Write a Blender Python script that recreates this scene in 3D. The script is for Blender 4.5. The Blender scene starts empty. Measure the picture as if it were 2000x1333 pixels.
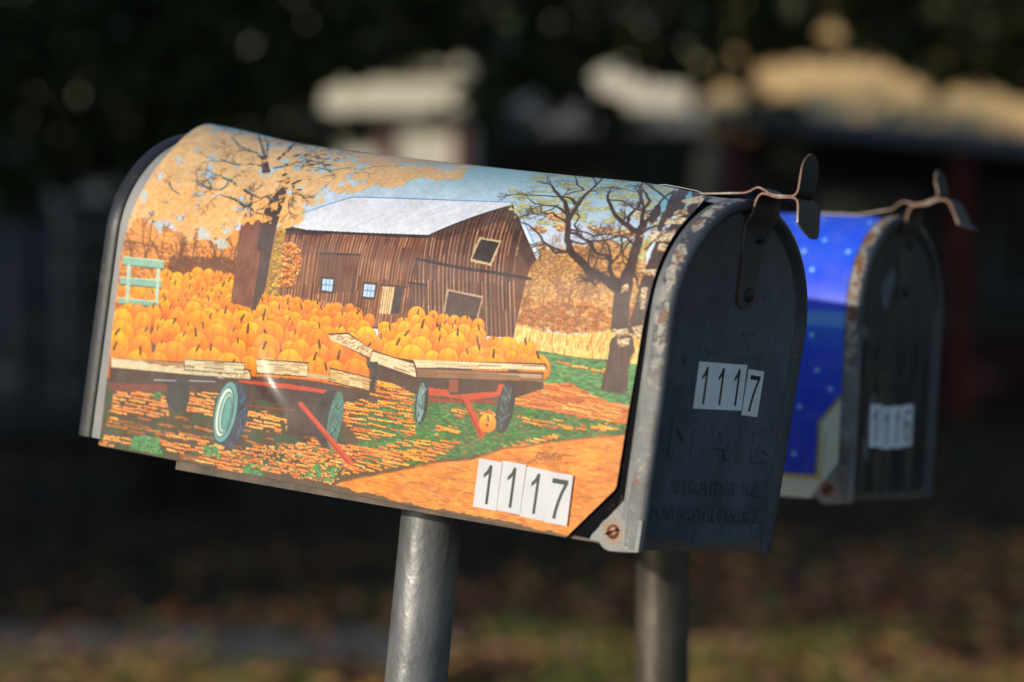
import bpy, math, random
import numpy as np
from mathutils import Matrix, Vector
C = bpy.context.scene.collection
sc = bpy.context.scene
R = math.radians
random.seed(5)

# ---------------------------------------------------------------- camera, sky, sun, exposure
EYE, TILT = 1.25, R(2.0)
FWD = Vector((0, math.cos(TILT), -math.sin(TILT))); UP = Vector((0, math.sin(TILT), math.cos(TILT))); RT = Vector((1, 0, 0))
cam_data = bpy.data.cameras.new('camera'); cam = bpy.data.objects.new('camera', cam_data); C.objects.link(cam); sc.camera = cam
cam.location = (0, 0, EYE); cam.rotation_euler = (R(90)-TILT, 0, 0)
cam_data.lens = 100; cam_data.sensor_width = 36; cam_data.clip_end = 500; cam_data.clip_start = .05
cam_data.dof.use_dof = True; cam_data.dof.focus_distance = 1.86; cam_data.dof.aperture_fstop = 4.1
cam_data.dof.aperture_blades = 0

def from_camera(x, down, away):            # survey of the two boxes, metres from the lens
    return Vector((0, 0, EYE))+RT*x-UP*down+FWD*away
def turn(rows):                            # columns are the box's own length, width and height directions
    m = Matrix.Identity(3)
    for j in range(3):
        v = RT*rows[0][j]-UP*rows[1][j]+FWD*rows[2][j]
        for i in range(3): m[i][j] = v[i]
    return m

SAZ, SEL = R(38), R(13.6)
sun_dir = -RT*math.cos(SEL)*math.cos(SAZ)+UP*math.sin(SEL)-FWD*math.cos(SEL)*math.sin(SAZ)
sl = bpy.data.lights.new('sun', 'SUN'); sun = bpy.data.objects.new('sun', sl); C.objects.link(sun)
sl.energy = 3.35; sl.angle = R(.55); sl.color = (1.0, .90, .76)
sun.rotation_euler = sun_dir.to_track_quat('Z', 'Y').to_euler(); sun.location = (-4, -3, 5)
world = bpy.data.worlds.new('World'); sc.world = world; world.use_nodes = True
wn = world.node_tree; bg = wn.nodes['Background']
sky = wn.nodes.new('ShaderNodeTexSky'); sky.sky_type = 'NISHITA'; sky.sun_disc = False
sky.sun_elevation = math.asin(sun_dir.z); sky.sun_rotation = math.atan2(sun_dir.x, sun_dir.y)
sky.dust_density = .5; sky.ozone_density = 2.6
wn.links.new(sky.outputs[0], bg.inputs[0]); bg.inputs[1].default_value = .15
sc.view_settings.view_transform = 'Standard'; sc.view_settings.look = 'None'; sc.view_settings.exposure = 0.0; sc.view_settings.gamma = 1
sc.cycles.max_bounces = 6; sc.cycles.use_denoising = True

# ---------------------------------------------------------------- helpers
def tag(o, label=None, cat=None, group=None, kind=None):
    if label: o['label'] = label
    if cat: o['category'] = cat
    if group: o['group'] = group
    if kind: o['kind'] = kind
    return o
def mesh(name, verts, faces, mats, parent=None, idx=None, smooth=30, uv=None):
    me = bpy.data.meshes.new(name); me.from_pydata([tuple(map(float, v)) for v in verts], [], [tuple(map(int, f)) for f in faces])
    for m in (mats if isinstance(mats, (list, tuple)) else [mats]): me.materials.append(m)
    if idx is not None: me.polygons.foreach_set('material_index', list(map(int, idx)))
    if uv is not None:
        l = me.uv_layers.new(name='UVMap'); li = np.zeros(len(me.loops), int); me.loops.foreach_get('vertex_index', li)
        l.data.foreach_set('uv', np.asarray(uv, float)[li].ravel())
    if smooth is not None:
        me.polygons.foreach_set('use_smooth', [True]*len(me.polygons))
        if smooth < 180: me.set_sharp_from_angle(angle=R(smooth))
    me.update()
    o = bpy.data.objects.new(name, me); C.objects.link(o)
    if parent: o.parent = parent
    return o
def empty(name, M):
    o = bpy.data.objects.new(name, None); C.objects.link(o); o.matrix_world = M; o.empty_display_size = .1; return o
class B:                                   # collects simple solids into one mesh
    def __init__(s): s.v = []; s.f = []; s.i = []
    def add(s, v, f, i=0):
        n = len(s.v); s.v += [tuple(q) for q in v]; s.f += [tuple(a+n for a in q) for q in f]; s.i += [i]*len(f)
    def box(s, lo, hi, i=0, M=None):
        v = [Vector((x, y, z)) for z in (lo[2], hi[2]) for y in (lo[1], hi[1]) for x in (lo[0], hi[0])]
        if M: v = [M @ q for q in v]
        s.add(v, [(0,2,3,1), (4,5,7,6), (0,1,5,4), (2,6,7,3), (0,4,6,2), (1,3,7,5)], i)
    def tube(s, pts, rad, n=20, i=0, cap=True):
        pts = [Vector(p) for p in pts]; rings = []
        for k, p in enumerate(pts):
            d = (pts[min(k+1, len(pts)-1)]-pts[max(k-1, 0)]).normalized()
            a = d.cross(Vector((0, 1, .01))).normalized() if abs(d.y) < .9 else d.cross(Vector((1, 0, 0))).normalized()
            b = d.cross(a)
            r = rad[k] if isinstance(rad, (list, tuple)) else rad
            rings.append([p+(a*math.cos(t)+b*math.sin(t))*r for t in [2*math.pi*j/n for j in range(n)]])
        v = [q for r_ in rings for q in r_]
        f = [(k*n+j, k*n+(j+1) % n, (k+1)*n+(j+1) % n, (k+1)*n+j) for k in range(len(pts)-1) for j in range(n)]
        if cap: f += [tuple(range(n))[::-1], tuple(range((len(pts)-1)*n, len(pts)*n))]
        s.add(v, f, i)
    def prism(s, poly, fn, t0, t1, i=0, side=None):      # flat outline in (a, b), mapped by fn(a, b, t)
        n = len(poly); v = [fn(a, b, t0) for a, b in poly]+[fn(a, b, t1) for a, b in poly]
        s.add(v, [tuple(range(n))[::-1], tuple(range(n, 2*n))], i)
        s.add(v, [(k, (k+1) % n, (k+1) % n+n, k+n) for k in range(n)], i if side is None else side)
    def build(s, name, mats, parent=None, smooth=30): return mesh(name, s.v, s.f, mats, parent, s.i, smooth)

# node material helper
class M_:
    def __init__(s, name):
        s.m = bpy.data.materials.new(name); s.m.use_nodes = True; s.t = s.m.node_tree; s.n = s.t.nodes; s.l = s.t.links
        s.p = s.n['Principled BSDF']; s.co = s.n.new('ShaderNodeTexCoord')
    def link(s, a, b): s.l.new(a, b)
    def noise(s, scale, detail=4, rough=.55, vec=None, stretch=None, dist=0.):
        q = s.n.new('ShaderNodeTexNoise'); q.inputs['Scale'].default_value = scale; q.inputs['Detail'].default_value = detail
        q.inputs['Roughness'].default_value = rough; q.inputs['Distortion'].default_value = dist
        mp = s.n.new('ShaderNodeMapping'); s.link(vec or s.co.outputs['Object'], mp.inputs[0])
        if stretch: mp.inputs['Scale'].default_value = stretch
        mp.inputs['Location'].default_value = (scale*.013, scale*.007, .3)
        s.link(mp.outputs[0], q.inputs['Vector']); return q.outputs['Fac']
    def voro(s, scale, out='Distance', stretch=None):
        q = s.n.new('ShaderNodeTexVoronoi'); q.inputs['Scale'].default_value = scale
        mp = s.n.new('ShaderNodeMapping'); s.link(s.co.outputs['Object'], mp.inputs[0])
        if stretch: mp.inputs['Scale'].default_value = stretch
        s.link(mp.outputs[0], q.inputs['Vector']); return q.outputs[out]
    def axis(s, a):
        q = s.n.new('ShaderNodeSeparateXYZ'); s.link(s.co.outputs['Object'], q.inputs[0]); return q.outputs[a]
    def ramp(s, fac, a, b, lo=0., hi=1.):
        q = s.n.new('ShaderNodeMapRange'); q.inputs[1].default_value = a; q.inputs[2].default_value = b; q.inputs[3].default_value = lo; q.inputs[4].default_value = hi
        s.link(fac, q.inputs[0]); return q.outputs[0]
    def math(s, op, a, b):
        q = s.n.new('ShaderNodeMath'); q.operation = op; q.use_clamp = op in ('MULTIPLY', 'ADD')
        for k, v in enumerate((a, b)):
            if isinstance(v, (int, float)): q.inputs[k].default_value = v
            else: s.link(v, q.inputs[k])
        return q.outputs[0]
    def mix(s, fac, a, b):
        q = s.n.new('ShaderNodeMix'); q.data_type = 'RGBA'
        for k, v in ((0, fac), (6, a), (7, b)):
            if isinstance(v, (int, float)): q.inputs[k].default_value = v
            elif isinstance(v, tuple): q.inputs[k].default_value = (*v, 1)
            else: s.link(v, q.inputs[k])
        return q.outputs[2]
    def col(s, v):
        if isinstance(v, tuple): s.p.inputs['Base Color'].default_value = (*v, 1)
        else: s.link(v, s.p.inputs['Base Color'])
    def rough(s, v, spec=None, metal=None):
        if isinstance(v, (int, float)): s.p.inputs['Roughness'].default_value = v
        else: s.link(v, s.p.inputs['Roughness'])
        if spec is not None: s.p.inputs['Specular IOR Level'].default_value = spec
        if metal is not None: s.p.inputs['Metallic'].default_value = metal
    def bump(s, h, strength=.3, dist=.001, prev=None):
        q = s.n.new('ShaderNodeBump'); q.inputs['Strength'].default_value = strength; q.inputs['Distance'].default_value = dist
        s.link(h, q.inputs['Height'])
        if prev: s.link(prev, q.inputs['Normal'])
        s.link(q.outputs[0], s.p.inputs['Normal']); return q.outputs[0]

def simple(name, c, c2=None, sc_=8., rough=.7, spec=.3, bump=None, metal=0):
    m = M_(name)
    m.col(m.mix(m.ramp(m.noise(sc_, 5), .35, .65), c, c2) if c2 else c)
    m.rough(rough, spec, metal)
    if bump: m.bump(m.noise(bump[0], 4), bump[1], bump[2])
    return m.m

# ---------------------------------------------------------------- printed pictures (flat sheets, millimetres)
def K(s):                                     # "u,v u,v ..." in millimetres on the flat sheet
    return np.array([[float(a) for a in p.split(',')] for p in s.split()])
class Canvas:
    def __init__(s, w, h, v0, res):
        s.res, s.v0 = res, v0
        s.W, s.H = int(w*res), int(h*res)
        s.a = np.zeros((s.H, s.W, 3))
        s.U, s.V = np.meshgrid((np.arange(s.W)+.5)/res, v0+(np.arange(s.H)+.5)/res)
        s.rng = np.random.RandomState(11)
    def box(s, x0, y0, x1, y1):
        i0 = max(0, int(x0*s.res)-1); i1 = min(s.W, int(x1*s.res)+2)
        j0 = max(0, int((y0-s.v0)*s.res)-1); j1 = min(s.H, int((y1-s.v0)*s.res)+2)
        return slice(j0, max(j0, j1)), slice(i0, max(i0, i1))
    def mix(s, sl, m, col):
        v = s.a[sl]
        c = np.asarray(col, float)
        if c.ndim == 1: c = c/255.
        v += m[..., None]*(c-v)
    def inside(s, p, sl):
        x, y = s.U[sl], s.V[sl]
        m = np.zeros(x.shape, bool)
        for i in range(len(p)):
            x0, y0 = p[i-1]; x1, y1 = p[i]
            if y0 == y1: continue
            m ^= ((y0 > y) != (y1 > y)) & (x < (x1-x0)*(y-y0)/(y1-y0)+x0)
        return m
    def mask(s, p, rough=0., sc=4., seed=0):
        p = np.asarray(p)
        pad = rough+1
        sl = s.box(p[:,0].min()-pad, p[:,1].min()-pad, p[:,0].max()+pad, p[:,1].max()+pad)
        if rough:
            U0, V0 = s.U, s.V
            n1 = s.noise(sl, sc, seed)-.5; n2 = s.noise(sl, sc, seed+7)-.5
            s.U = U0.copy(); s.V = V0.copy()
            s.U[sl] += n1*2*rough; s.V[sl] += n2*2*rough
            m = s.inside(p, sl); s.U, s.V = U0, V0
        else: m = s.inside(p, sl)
        return sl, m.astype(float)
    def poly(s, p, col, al=1., rough=0., sc=4., seed=0):
        sl, m = s.mask(p, rough, sc, seed); s.mix(sl, m*al, col); return sl, m
    def noise(s, sl, sc, seed=0, oct=3, ax=1., ay=1.):
        x = s.U[sl]/sc*ax; y = s.V[sl]/sc*ay
        out = 0; amp = 1; tot = 0
        for k in range(oct):
            xi = np.floor(x).astype(np.int64); yi = np.floor(y).astype(np.int64)
            fx = x-xi; fy = y-yi; fx = fx*fx*(3-2*fx); fy = fy*fy*(3-2*fy)
            def h(a, b):
                q = (a*374761393+b*668265263+seed*1442695041) & 0xffffffff
                q = ((q ^ (q >> 13))*1274126177) & 0xffffffff
                return ((q ^ (q >> 16)) & 0xffff)/65535.
            n = (h(xi, yi)*(1-fx)+h(xi+1, yi)*fx)*(1-fy)+(h(xi, yi+1)*(1-fx)+h(xi+1, yi+1)*fx)*fy
            out = out+amp*n; tot += amp; amp *= .5; x = x*2.03+5; y = y*2.03+9; seed += 13
        return out/tot
    def line(s, p, w0, w1, col, al=1., wob=0.):
        p = np.asarray(p, float)
        if wob:
            q = [p[0]]
            for i in range(1, len(p)):
                m = (p[i-1]+p[i])/2+s.rng.uniform(-wob, wob, 2); q += [m, p[i]]
            p = np.array(q)
        L = np.r_[0, np.cumsum(np.hypot(*np.diff(p, axis=0).T))]
        T = L[-1]+1e-9
        for i in range(len(p)-1):
            wa = w0+(w1-w0)*L[i]/T; wb = w0+(w1-w0)*L[i+1]/T; w = max(wa, wb)
            a, b = p[i], p[i+1]
            sl = s.box(min(a[0], b[0])-w, min(a[1], b[1])-w, max(a[0], b[0])+w, max(a[1], b[1])+w)
            x, y = s.U[sl]-a[0], s.V[sl]-a[1]
            if x.size == 0: continue
            d = b-a; l2 = (d**2).sum()+1e-9
            t = np.clip((x*d[0]+y*d[1])/l2, 0, 1)
            dist = np.hypot(x-t*d[0], y-t*d[1])
            m = np.clip((wa+(wb-wa)*t)/2-dist+.5/s.res*1.2, 0, 1/s.res*1.2)*s.res/1.2
            s.mix(sl, m*al, col)
    def ell(s, x, y, rx, ry, col, al=1., ang=0., soft=0.):
        r = max(rx, ry)
        sl = s.box(x-r, y-r, x+r, y+r)
        dx, dy = s.U[sl]-x, s.V[sl]-y
        c, q = math.cos(ang), math.sin(ang)
        e = np.hypot((dx*c+dy*q)/rx, (-dx*q+dy*c)/ry)
        m = np.clip((1-e)/max(soft, 1e-3) if soft else (1-e)*min(rx, ry)*s.res+.5, 0, 1)
        s.mix(sl, m*al, col)
    def scatter(s, p, n):
        p = np.asarray(p); out = []
        lo, hi = p.min(0), p.max(0)
        while len(out) < n:
            q = s.rng.uniform(lo, hi, (n*2, 2))
            m = np.zeros(len(q), bool)
            for i in range(len(p)):
                x0, y0 = p[i-1]; x1, y1 = p[i]
                if y0 == y1: continue
                m ^= ((y0 > q[:,1]) != (y1 > q[:,1])) & (q[:,0] < (x1-x0)*(q[:,1]-y0)/(y1-y0)+x0)
            out += list(q[m])
        return np.array(out[:n])
    def twigs(s, p, ang, ln, w, col, dep, spread=.6, al=1.):
        if dep == 0 or w < .25: return
        q = [np.asarray(p, float)]; a = ang
        for k in range(3):
            a += s.rng.uniform(-.35, .35)
            q.append(q[-1]+ln/3*np.array([math.cos(a), math.sin(a)]))
            if s.rng.rand() < .75: s.twigs(q[-1], a+s.rng.choice([-1, 1])*s.rng.uniform(.4, 1)*spread*1.4, ln*.6, w*.6, col, dep-1, spread, al)
        s.line(q, w, w*.6, col, al)
        for g in (-1, 1):
            s.twigs(q[-1], a+g*s.rng.uniform(.3, 1)*spread, ln*.62, w*.6, col, dep-1, spread, al)

def pumpkin(c, x, y, rx, ry, tone=0.):
    r = c.rng
    br = r.uniform(-.07, .07)+tone; rx *= r.uniform(.85, 1.12)
    base = np.array([.95+br*.3, .545+br, .10]); 
    c.ell(x, y, rx+.35, ry+.35, (196, 104, 34))
    sl = c.box(x-rx, y-ry, x+rx, y+ry)
    dx, dy = (c.U[sl]-x)/rx, (c.V[sl]-y)/ry
    e = np.hypot(dx, dy)
    m = np.clip((1-e)*min(rx, ry)*c.res+.5, 0, 1)
    k = np.abs(np.sin(np.arcsin(np.clip(dx/np.sqrt(np.clip(1-dy*dy*.75, .05, 1)), -1, 1))*3.2+r.uniform(0, 3)))
    lum = .5+.5*dy
    col = base[None, None]*(.86+.12*lum[..., None])
    col = col+lum[..., None]**2*np.array([.05, .20, .05])
    col = col*(1-.16*((1-k)**4)[..., None]*np.array([.4, 1.1, 1.]))
    c.mix(sl, m, np.clip(col, 0, 1))
    if r.rand() < .6:
        fx = x+r.uniform(-.3, .3)*rx; a = r.uniform(.6, 2.4)
        st = ry*.75 if r.rand() < .7 else ry*r.uniform(-.1, .4)
        c.line([(fx, y+st), (fx+math.cos(a)*rx*.35, y+st+math.sin(a)*rx*.4+.6)], max(.8, rx*.2), max(.6, rx*.14), (92, 58, 32))

def pile(c, p, d_top, d_bot, tone=0., dens=1.):
    p = np.asarray(p); v1, v0 = p[:,1].max(), p[:,1].min(); v = v1
    while v > v0:
        k = (v1-v)/(v1-v0); d = d_top+(d_bot-d_top)*k
        u = p[:,0].min()+c.rng.uniform(0, d)
        while u < p[:,0].max()+d*.3:
            q = (u, v); ins = False
            for i in range(len(p)):
                x0, y0 = p[i-1]; x1, y1 = p[i]
                if (y0 > v) != (y1 > v) and u < (x1-x0)*(v-y0)/(y1-y0)+x0: ins = not ins
            dd = d*c.rng.choice([.68, .85, 1., 1.1, 1.3])
            if ins: pumpkin(c, u, v-dd*.3+c.rng.uniform(-.12, .12)*d, dd*.5, dd*.5*c.rng.uniform(.86, 1.04), tone)
            u += dd*.84/dens
        v -= d*.42/dens

def leaves(c, p, n, cols, w=2., h=1.1, al=.9):
    for (x, y) in c.scatter(p, n):
        col = np.array(cols[c.rng.randint(len(cols))], float)+c.rng.uniform(-14, 14)
        ww = w*c.rng.uniform(.6, 1.4); hh = h*c.rng.uniform(.6, 1.4)
        c.ell(x, y-hh*.5, ww*.55, hh*.5, (110, 60, 28), al*.75)
        c.ell(x, y, ww*.5, hh*.5, np.clip(col, 0, 255), al, c.rng.uniform(-.4, .4))

def rows(c, p, cols, dv=2.1, al=.95, fill=.8, w=2.9):
    # dashed rows of fallen leaves, scalloped like the print
    p = np.asarray(p); v = p[:,1].max()
    while v > p[:,1].min():
        u = p[:,0].min()
        while u < p[:,0].max():
            run = c.rng.uniform(4, 22)
            if c.rng.rand() < fill:
                col = np.array(cols[c.rng.randint(len(cols))], float)
                t = u; vv = v+c.rng.uniform(-.5, .5)
                while t < u+run:
                    ins = False
                    for i in range(len(p)):
                        x0, y0 = p[i-1]; x1, y1 = p[i]
                        if (y0 > vv) != (y1 > vv) and t < (x1-x0)*(vv-y0)/(y1-y0)+x0: ins = not ins
                    if ins:
                        q = np.clip(col+c.rng.uniform(-16, 16), 0, 255); h = dv*c.rng.uniform(.35, .62)
                        c.ell(t, vv-h*.6, w*.55, h*.8, (105, 62, 34), al*.7)
                        c.ell(t, vv, w*.52, h*.75, q, al, c.rng.uniform(-.3, .3))
                    t += w*.85; vv += c.rng.uniform(-.35, .3)
            u += run+c.rng.uniform(0, 5)
        v -= dv

def hatch(c, p, l0, l1, step, cols, wmm=.5, al=.8, seg=1.):
    # plank lines: interpolated between two guide lines (each: top, bottom)
    l0, l1 = np.asarray(l0), np.asarray(l1)
    q_ = np.concatenate([np.asarray(p), l0, l1]); sl = c.box(*(q_.min(0)-2), *(q_.max(0)+2)); m = c.inside(np.asarray(p), sl).astype(float); keep = c.a[sl].copy()
    n = int(np.hypot(*(l1[0]-l0[0]))/step)
    for i in range(n+1):
        t = (i+c.rng.uniform(-.25, .25))/n
        a = l0[0]+(l1[0]-l0[0])*t; b = l0[1]+(l1[1]-l0[1])*t
        k = 6; q = [a+(b-a)*j/k+c.rng.uniform(-.12, .12, 2) for j in range(k+1)]
        for j in range(k):
            if c.rng.rand() > seg: continue
            c.line([q[j], q[j+1]], wmm*c.rng.uniform(.6, 1.3), wmm*c.rng.uniform(.6, 1.3), cols[c.rng.randint(len(cols))], al*c.rng.uniform(.6, 1))
    new = c.a[sl].copy(); c.a[sl] = keep+(new-keep)*m[..., None]

def foliage(c, p, cols, rough, holes, sky, seed, sc=7., edge=None, bl=1.6):
    # a leafy mass with a ragged edge, sky holes, and small scalloped leaf marks
    sl, m = c.mask(p, rough, sc, seed)
    n = c.noise(sl, 9., seed+3, 4)
    m = m*(n > holes)
    t = c.noise(sl, 5., seed+5, 4)[..., None]
    col = np.array(cols[0])/255.*(1-t)+np.array(cols[1])/255.*t
    if edge is not None:
        e = np.zeros_like(m); k = max(1, int(.5*c.res))
        for dx, dy in ((k, 0), (-k, 0), (0, k), (0, -k)): e = np.maximum(e, np.roll(np.roll(m, dx, 1), dy, 0))
        c.mix(sl, np.clip(e-m, 0, 1)*.7, edge)
    c.mix(sl, m, col)
    w = (c.noise(sl, bl, seed+9, 2) > .66)*m
    c.mix(sl, w*.22, np.array(cols[2], float))

def paint_farm():
    c = Canvas(450, 281, -8, 3.0); A = slice(None)
    v = c.V
    # sky
    ks = [-10, 130, 165, 190, 215, 245, 275]
    cs = np.array([(232,232,242), (232,232,242), (222,226,240), (206,218,232), (192,214,224), (178,208,212), (170,204,206)])/255.
    for i in range(3): c.a[..., i] = np.interp(v, ks, cs[:, i])
    full = (A, A)
    c.a += (c.noise(full, 5, 3, 3, 1, 2)[..., None]-.5)*.05
    # woods behind, right of the barn
    p = K("345.5,120.8 343.6,163.1 349.2,175.2 361.1,175.2 373.8,173.1 382.5,179.5 393.8,180.2 402.4,186.2 417.1,183.4 427.6,188.9 446.7,188.4 452.0,192.5 451.0,128.0 420.3,127.2")
    c.poly(p, (226,178,116), 1, 2.2, 5, 4)
    leaves(c, p, 2600, [(244,214,160), (240,204,144), (232,188,124), (248,222,174), (220,172,110)], 2.4, 1.4, .4)
    leaves(c, K("352.5,121.7 352.0,141.3 387.1,142.3 417.7,142.9 447.9,146.6 449.3,129.4 397.8,124.3"), 500, [(222,136,72), (208,130,74), (232,160,88), (176,110,70)], 2.6, 1.6, .5)
    for q in (K("359.1,122.6"), K("367.1,122.0"), K("376.2,121.5"), K("381.9,122.3"), K("390.5,121.8"), K("397.1,124.2"), K("405.9,122.1"), K("415.0,124.9")):
        c.twigs(q[0], math.pi/2+c.rng.uniform(-.25, .25), 26+c.rng.uniform(-5, 8), 1.2, (140, 100, 68), 4, .5, .6)
    # woods behind, left
    p = K("15.6,89.3 11.5,155.5 20.8,159.0 41.1,153.2 70.0,151.1 95.3,159.1 118.6,158.1 132.3,100.4")
    c.poly(p, (228,160,88), 1, 1.5, 5, 9)
    leaves(c, K("13.9,107.1 13.4,139.6 121.6,148.0 129.8,107.1"), 900, [(214,140,70), (190,118,58), (240,180,100)], 2.4, 1.6, .6)
    leaves(c, K("62.1,118.3 59.3,134.0 123.2,139.6 126.5,120.7"), 500, [(120,74,40), (98,60,36), (140,88,46)], 3.2, 2.4, .6)
    for q in (K("26.0,123.0"), K("34.9,124.0"), K("42.9,125.0"), K("56.2,119.4"), K("66.4,120.6"), K("72.2,119.5"), K("81.4,120.6"), K("98.4,124.4"), K("107.4,125.4"), K("116.7,124.8")):
        c.twigs(q[0], math.pi/2+c.rng.uniform(-.35, .3), 24+c.rng.uniform(-4, 8), 1.5, (110, 68, 42), 4, .5, .8)
    # field, lawn, leaf carpet, track
    c.poly([(-9,-12), (-9,95), (300,98), (460,92), (460,-12)], (98,74,50))
    p = K("354.1,105.6 353.9,123.2 374.9,122.0 401.9,123.2 416.5,127.4 450.0,134.2 448.0,110.2 423.7,111.0 404.2,109.0 373.2,108.8")
    c.poly(p, (246,206,128), 1, 1.0, 4, 2)
    for (x, y) in c.scatter(p, 900):
        k = c.rng.rand(); c.line([(x, y-1.6), (x+c.rng.uniform(-.3, .3), y+1.8)], .5, .4, (255,236,170) if k < .55 else (214,150,70) if k < .85 else (140,90,50), .8)
    c.line(K("373.2,108.8 404.2,109.0 423.8,110.4 448.0,109.9"), 1.2, 1.2, (90,70,40), .8, .6)
    green = K("357.0,88.0 373.9,109.5 404.2,109.0 447.9,110.5 447.2,83.0 427.5,83.4 403.3,91.2 380.2,90.2")
    c.poly(green, (88,136,84), 1, .8, 4, 3)
    for (x, y) in c.scatter(green, 700): 
        q = [(130,190,120), (62,112,66), (104,170,106), (52,92,60), (150,140,80)][c.rng.randint(5)]
        c.line([(x-1.6, y+c.rng.uniform(-.4, .4)), (x, y+.4), (x+1.6, y+c.rng.uniform(-.4, .4))], .7, .4, q, .8)
    p = K("342.3,81.0 357.4,85.7 399.2,92.9 429.1,85.2 446.0,85.4 445.5,70.7 418.0,71.8 390.9,72.9 359.5,73.0")
    c.poly(p, (214,130,62), 1, 1., 4, 5); rows(c, p, [(242,168,84), (226,140,70), (248,186,104), (200,112,58)], 1.7, .9, .9)
    green2 = K("239.6,52.9 279.0,68.7 320.3,68.0 359.4,73.6 390.9,72.9 417.9,72.4 445.1,73.2 444.7,64.2 416.5,58.0 386.8,50.9 348.9,41.2 310.4,30.0 270.8,18.8 245.3,19.9")
    c.poly(green2, (72,112,58), 1, 1.5, 5, 6)
    for (x, y) in c.scatter(green2, 1300):
        q = [(120,170,84), (58,96,50), (92,160,84), (46,70,40), (70,170,110), (190,130,60), (130,100,54)][c.rng.randint(7)]
        c.line([(x-1.4, y+c.rng.uniform(-.5, .5)), (x, y+.4), (x+1.4, y+c.rng.uniform(-.5, .5))], .7, .4, q, .8)
    OR = [(252,172,62), (240,148,52), (255,190,88), (224,122,46)]
    for s_ in ("220.7,50.2 215.2,69.9 252.8,75.1 278.5,72.0 289.6,43.5 243.0,33.1", "418.7,67.7 438.4,74.8 441.8,70.2 424.8,65.4", "244.1,26.5 280.0,38.7 324.2,44.7 313.8,33.8 270.3,22.1",
               "356.0,46.9 396.9,60.2 397.3,57.7 360.4,44.3", "360.6,66.6 391.4,70.1 418.6,68.6 415.4,64.9 377.0,62.5", "312.9,63.6 344.4,68.1 349.0,64.9 317.7,59.3", "387.5,105.2 423.7,106.9 432.1,101.6 401.6,101.6", "251.0,73.2 282.0,75.8 286.2,63.1 255.6,58.6", "302.5,52.1 322.7,53.4 323.5,48.6 303.6,45.6",
               "222.2,29.3 268.9,30.3 309.3,36.5 306.4,29.4 246.7,11.6 221.6,7.6"):
        rows(c, K(s_), OR, 1.9, .95, .84)
    # lower left: shade with leaf rows and grass tufts
    p = K("20.0,-5.0 17.1,35.2 60.4,48.4 221.1,60.5 236.9,18.6 229.1,2.0 116.1,-2.0")
    sl, m = c.poly(p, (86,72,52)); nn = c.noise(sl, 8, 21, 3)
    c.mix(sl, m*(nn > .55)*.7, (62,88,58)); c.mix(sl, m*(nn < .4)*.6, (84,66,50)); rows(c, K("24.2,-3.7 22.3,25.0 63.5,31.0 111.5,23.8 182.9,29.2 226.3,30.6 228.8,3.7 115.8,-0.3"), [(214,134,66), (190,116,58), (160,104,60)], 2.4, .8, .45)
    BR = [(250,172,86), (240,150,70), (255,188,104), (238,156,92)]
    for s_ in ("24.8,13.8 25.3,35.6 73.6,40.3 78.7,25.3 41.6,19.9", "92.5,31.6 95.2,50.4 120.2,52.5 115.8,30.8", "142.7,28.4 145.3,39.3 198.1,42.8 200.3,30.1", "21.0,0.2 21.7,9.8 48.7,7.3 48.5,3.0",
               "72.1,9.0 80.4,15.6 131.7,13.4 132.7,7.6 82.8,1.8", "19.8,-3.6 19.8,1.2 33.2,-0.5 31.4,-3.6", "106.5,0.1 122.9,11.4 169.1,6.3 148.4,-3.9", "132.4,9.4 158.2,17.5 184.6,19.1 219.3,21.0 220.2,16.0 159.6,9.3",
               "160.9,1.5 185.5,14.0 229.7,10.6 227.0,1.7", "184.3,20.8 217.3,32.6 240.0,25.8 242.2,12.6 203.2,13.3"):
        rows(c, K(s_), BR, 2.3, .95, .88)
    for s_ in ("47.7,-0.8 49.5,8.1 71.8,10.8 78.6,-0.7", "112.6,4.6 113.8,10.7 125.1,11.7 128.7,4.6", "148.4,-3.9 151.6,3.6 164.7,5.6 167.1,-2.7", "62.5,36.2 65.4,41.3 69.6,39.0 67.6,34.4", "200.7,2.6 212.0,13.0 229.3,13.3 226.7,3.3"):
        q = K(s_); c.poly(q, (84,164,110), .8, 1.5, 3, 8)
        leaves(c, q, 60, [(110,190,130), (60,120,80), (80,170,110)], 2, 1, .8)
    leaves(c, K("106.2,1.8 217.9,29.3 241.1,19.2 228.9,2.7"), 260, BR+[(90,150,90)], 2.4, 1.3, .9)
    # track
    road = K("229.2,1.0 234.9,5.3 275.2,17.8 306.6,28.4 334.0,34.6 356.3,45.0 390.1,54.4 446.7,67.7 446.3,33.6 417.9,-1.0 363.9,-0.4 299.2,-1.2")
    sl, m = c.poly(road, (230,148,60), 1, 1.5, 6, 12)
    n1 = c.noise(sl, 14, 31, 4, 1, 3.5); n2 = c.noise(sl, 5, 37, 3, 1, 2.5)
    c.mix(sl, m*np.clip((n1-.48)*2.4, 0, .5), (184,112,46)); c.mix(sl, m*np.clip((n2-.52)*2.5, 0, .4), (246,184,98))
    for (x, y) in c.scatter(road, 90):
        q = [(x, y)]
        for k in range(c.rng.randint(6, 16)): q.append((q[-1][0]+.8, q[-1][1]+(1 if k % 2 else -1)*c.rng.uniform(.2, .8)))
        c.line(q, .4, .3, (150,86,36), .6)
    for (x, y) in c.scatter(road, 420):
        q = [(x, y)]
        for k in range(4): q.append((q[-1][0]+c.rng.uniform(.8, 2), q[-1][1]+c.rng.uniform(-.6, .6)))
        c.line(q, .35, .3, (140,84,36) if c.rng.rand() < .6 else (250,200,120), .55)
    c.line(K("234.9,5.3 275.2,17.8 306.6,28.4 334.0,34.6 356.3,45.0 390.1,54.4 446.7,67.7"), 2.0, 1.4, (120,74,36), .55, 1.)
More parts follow.
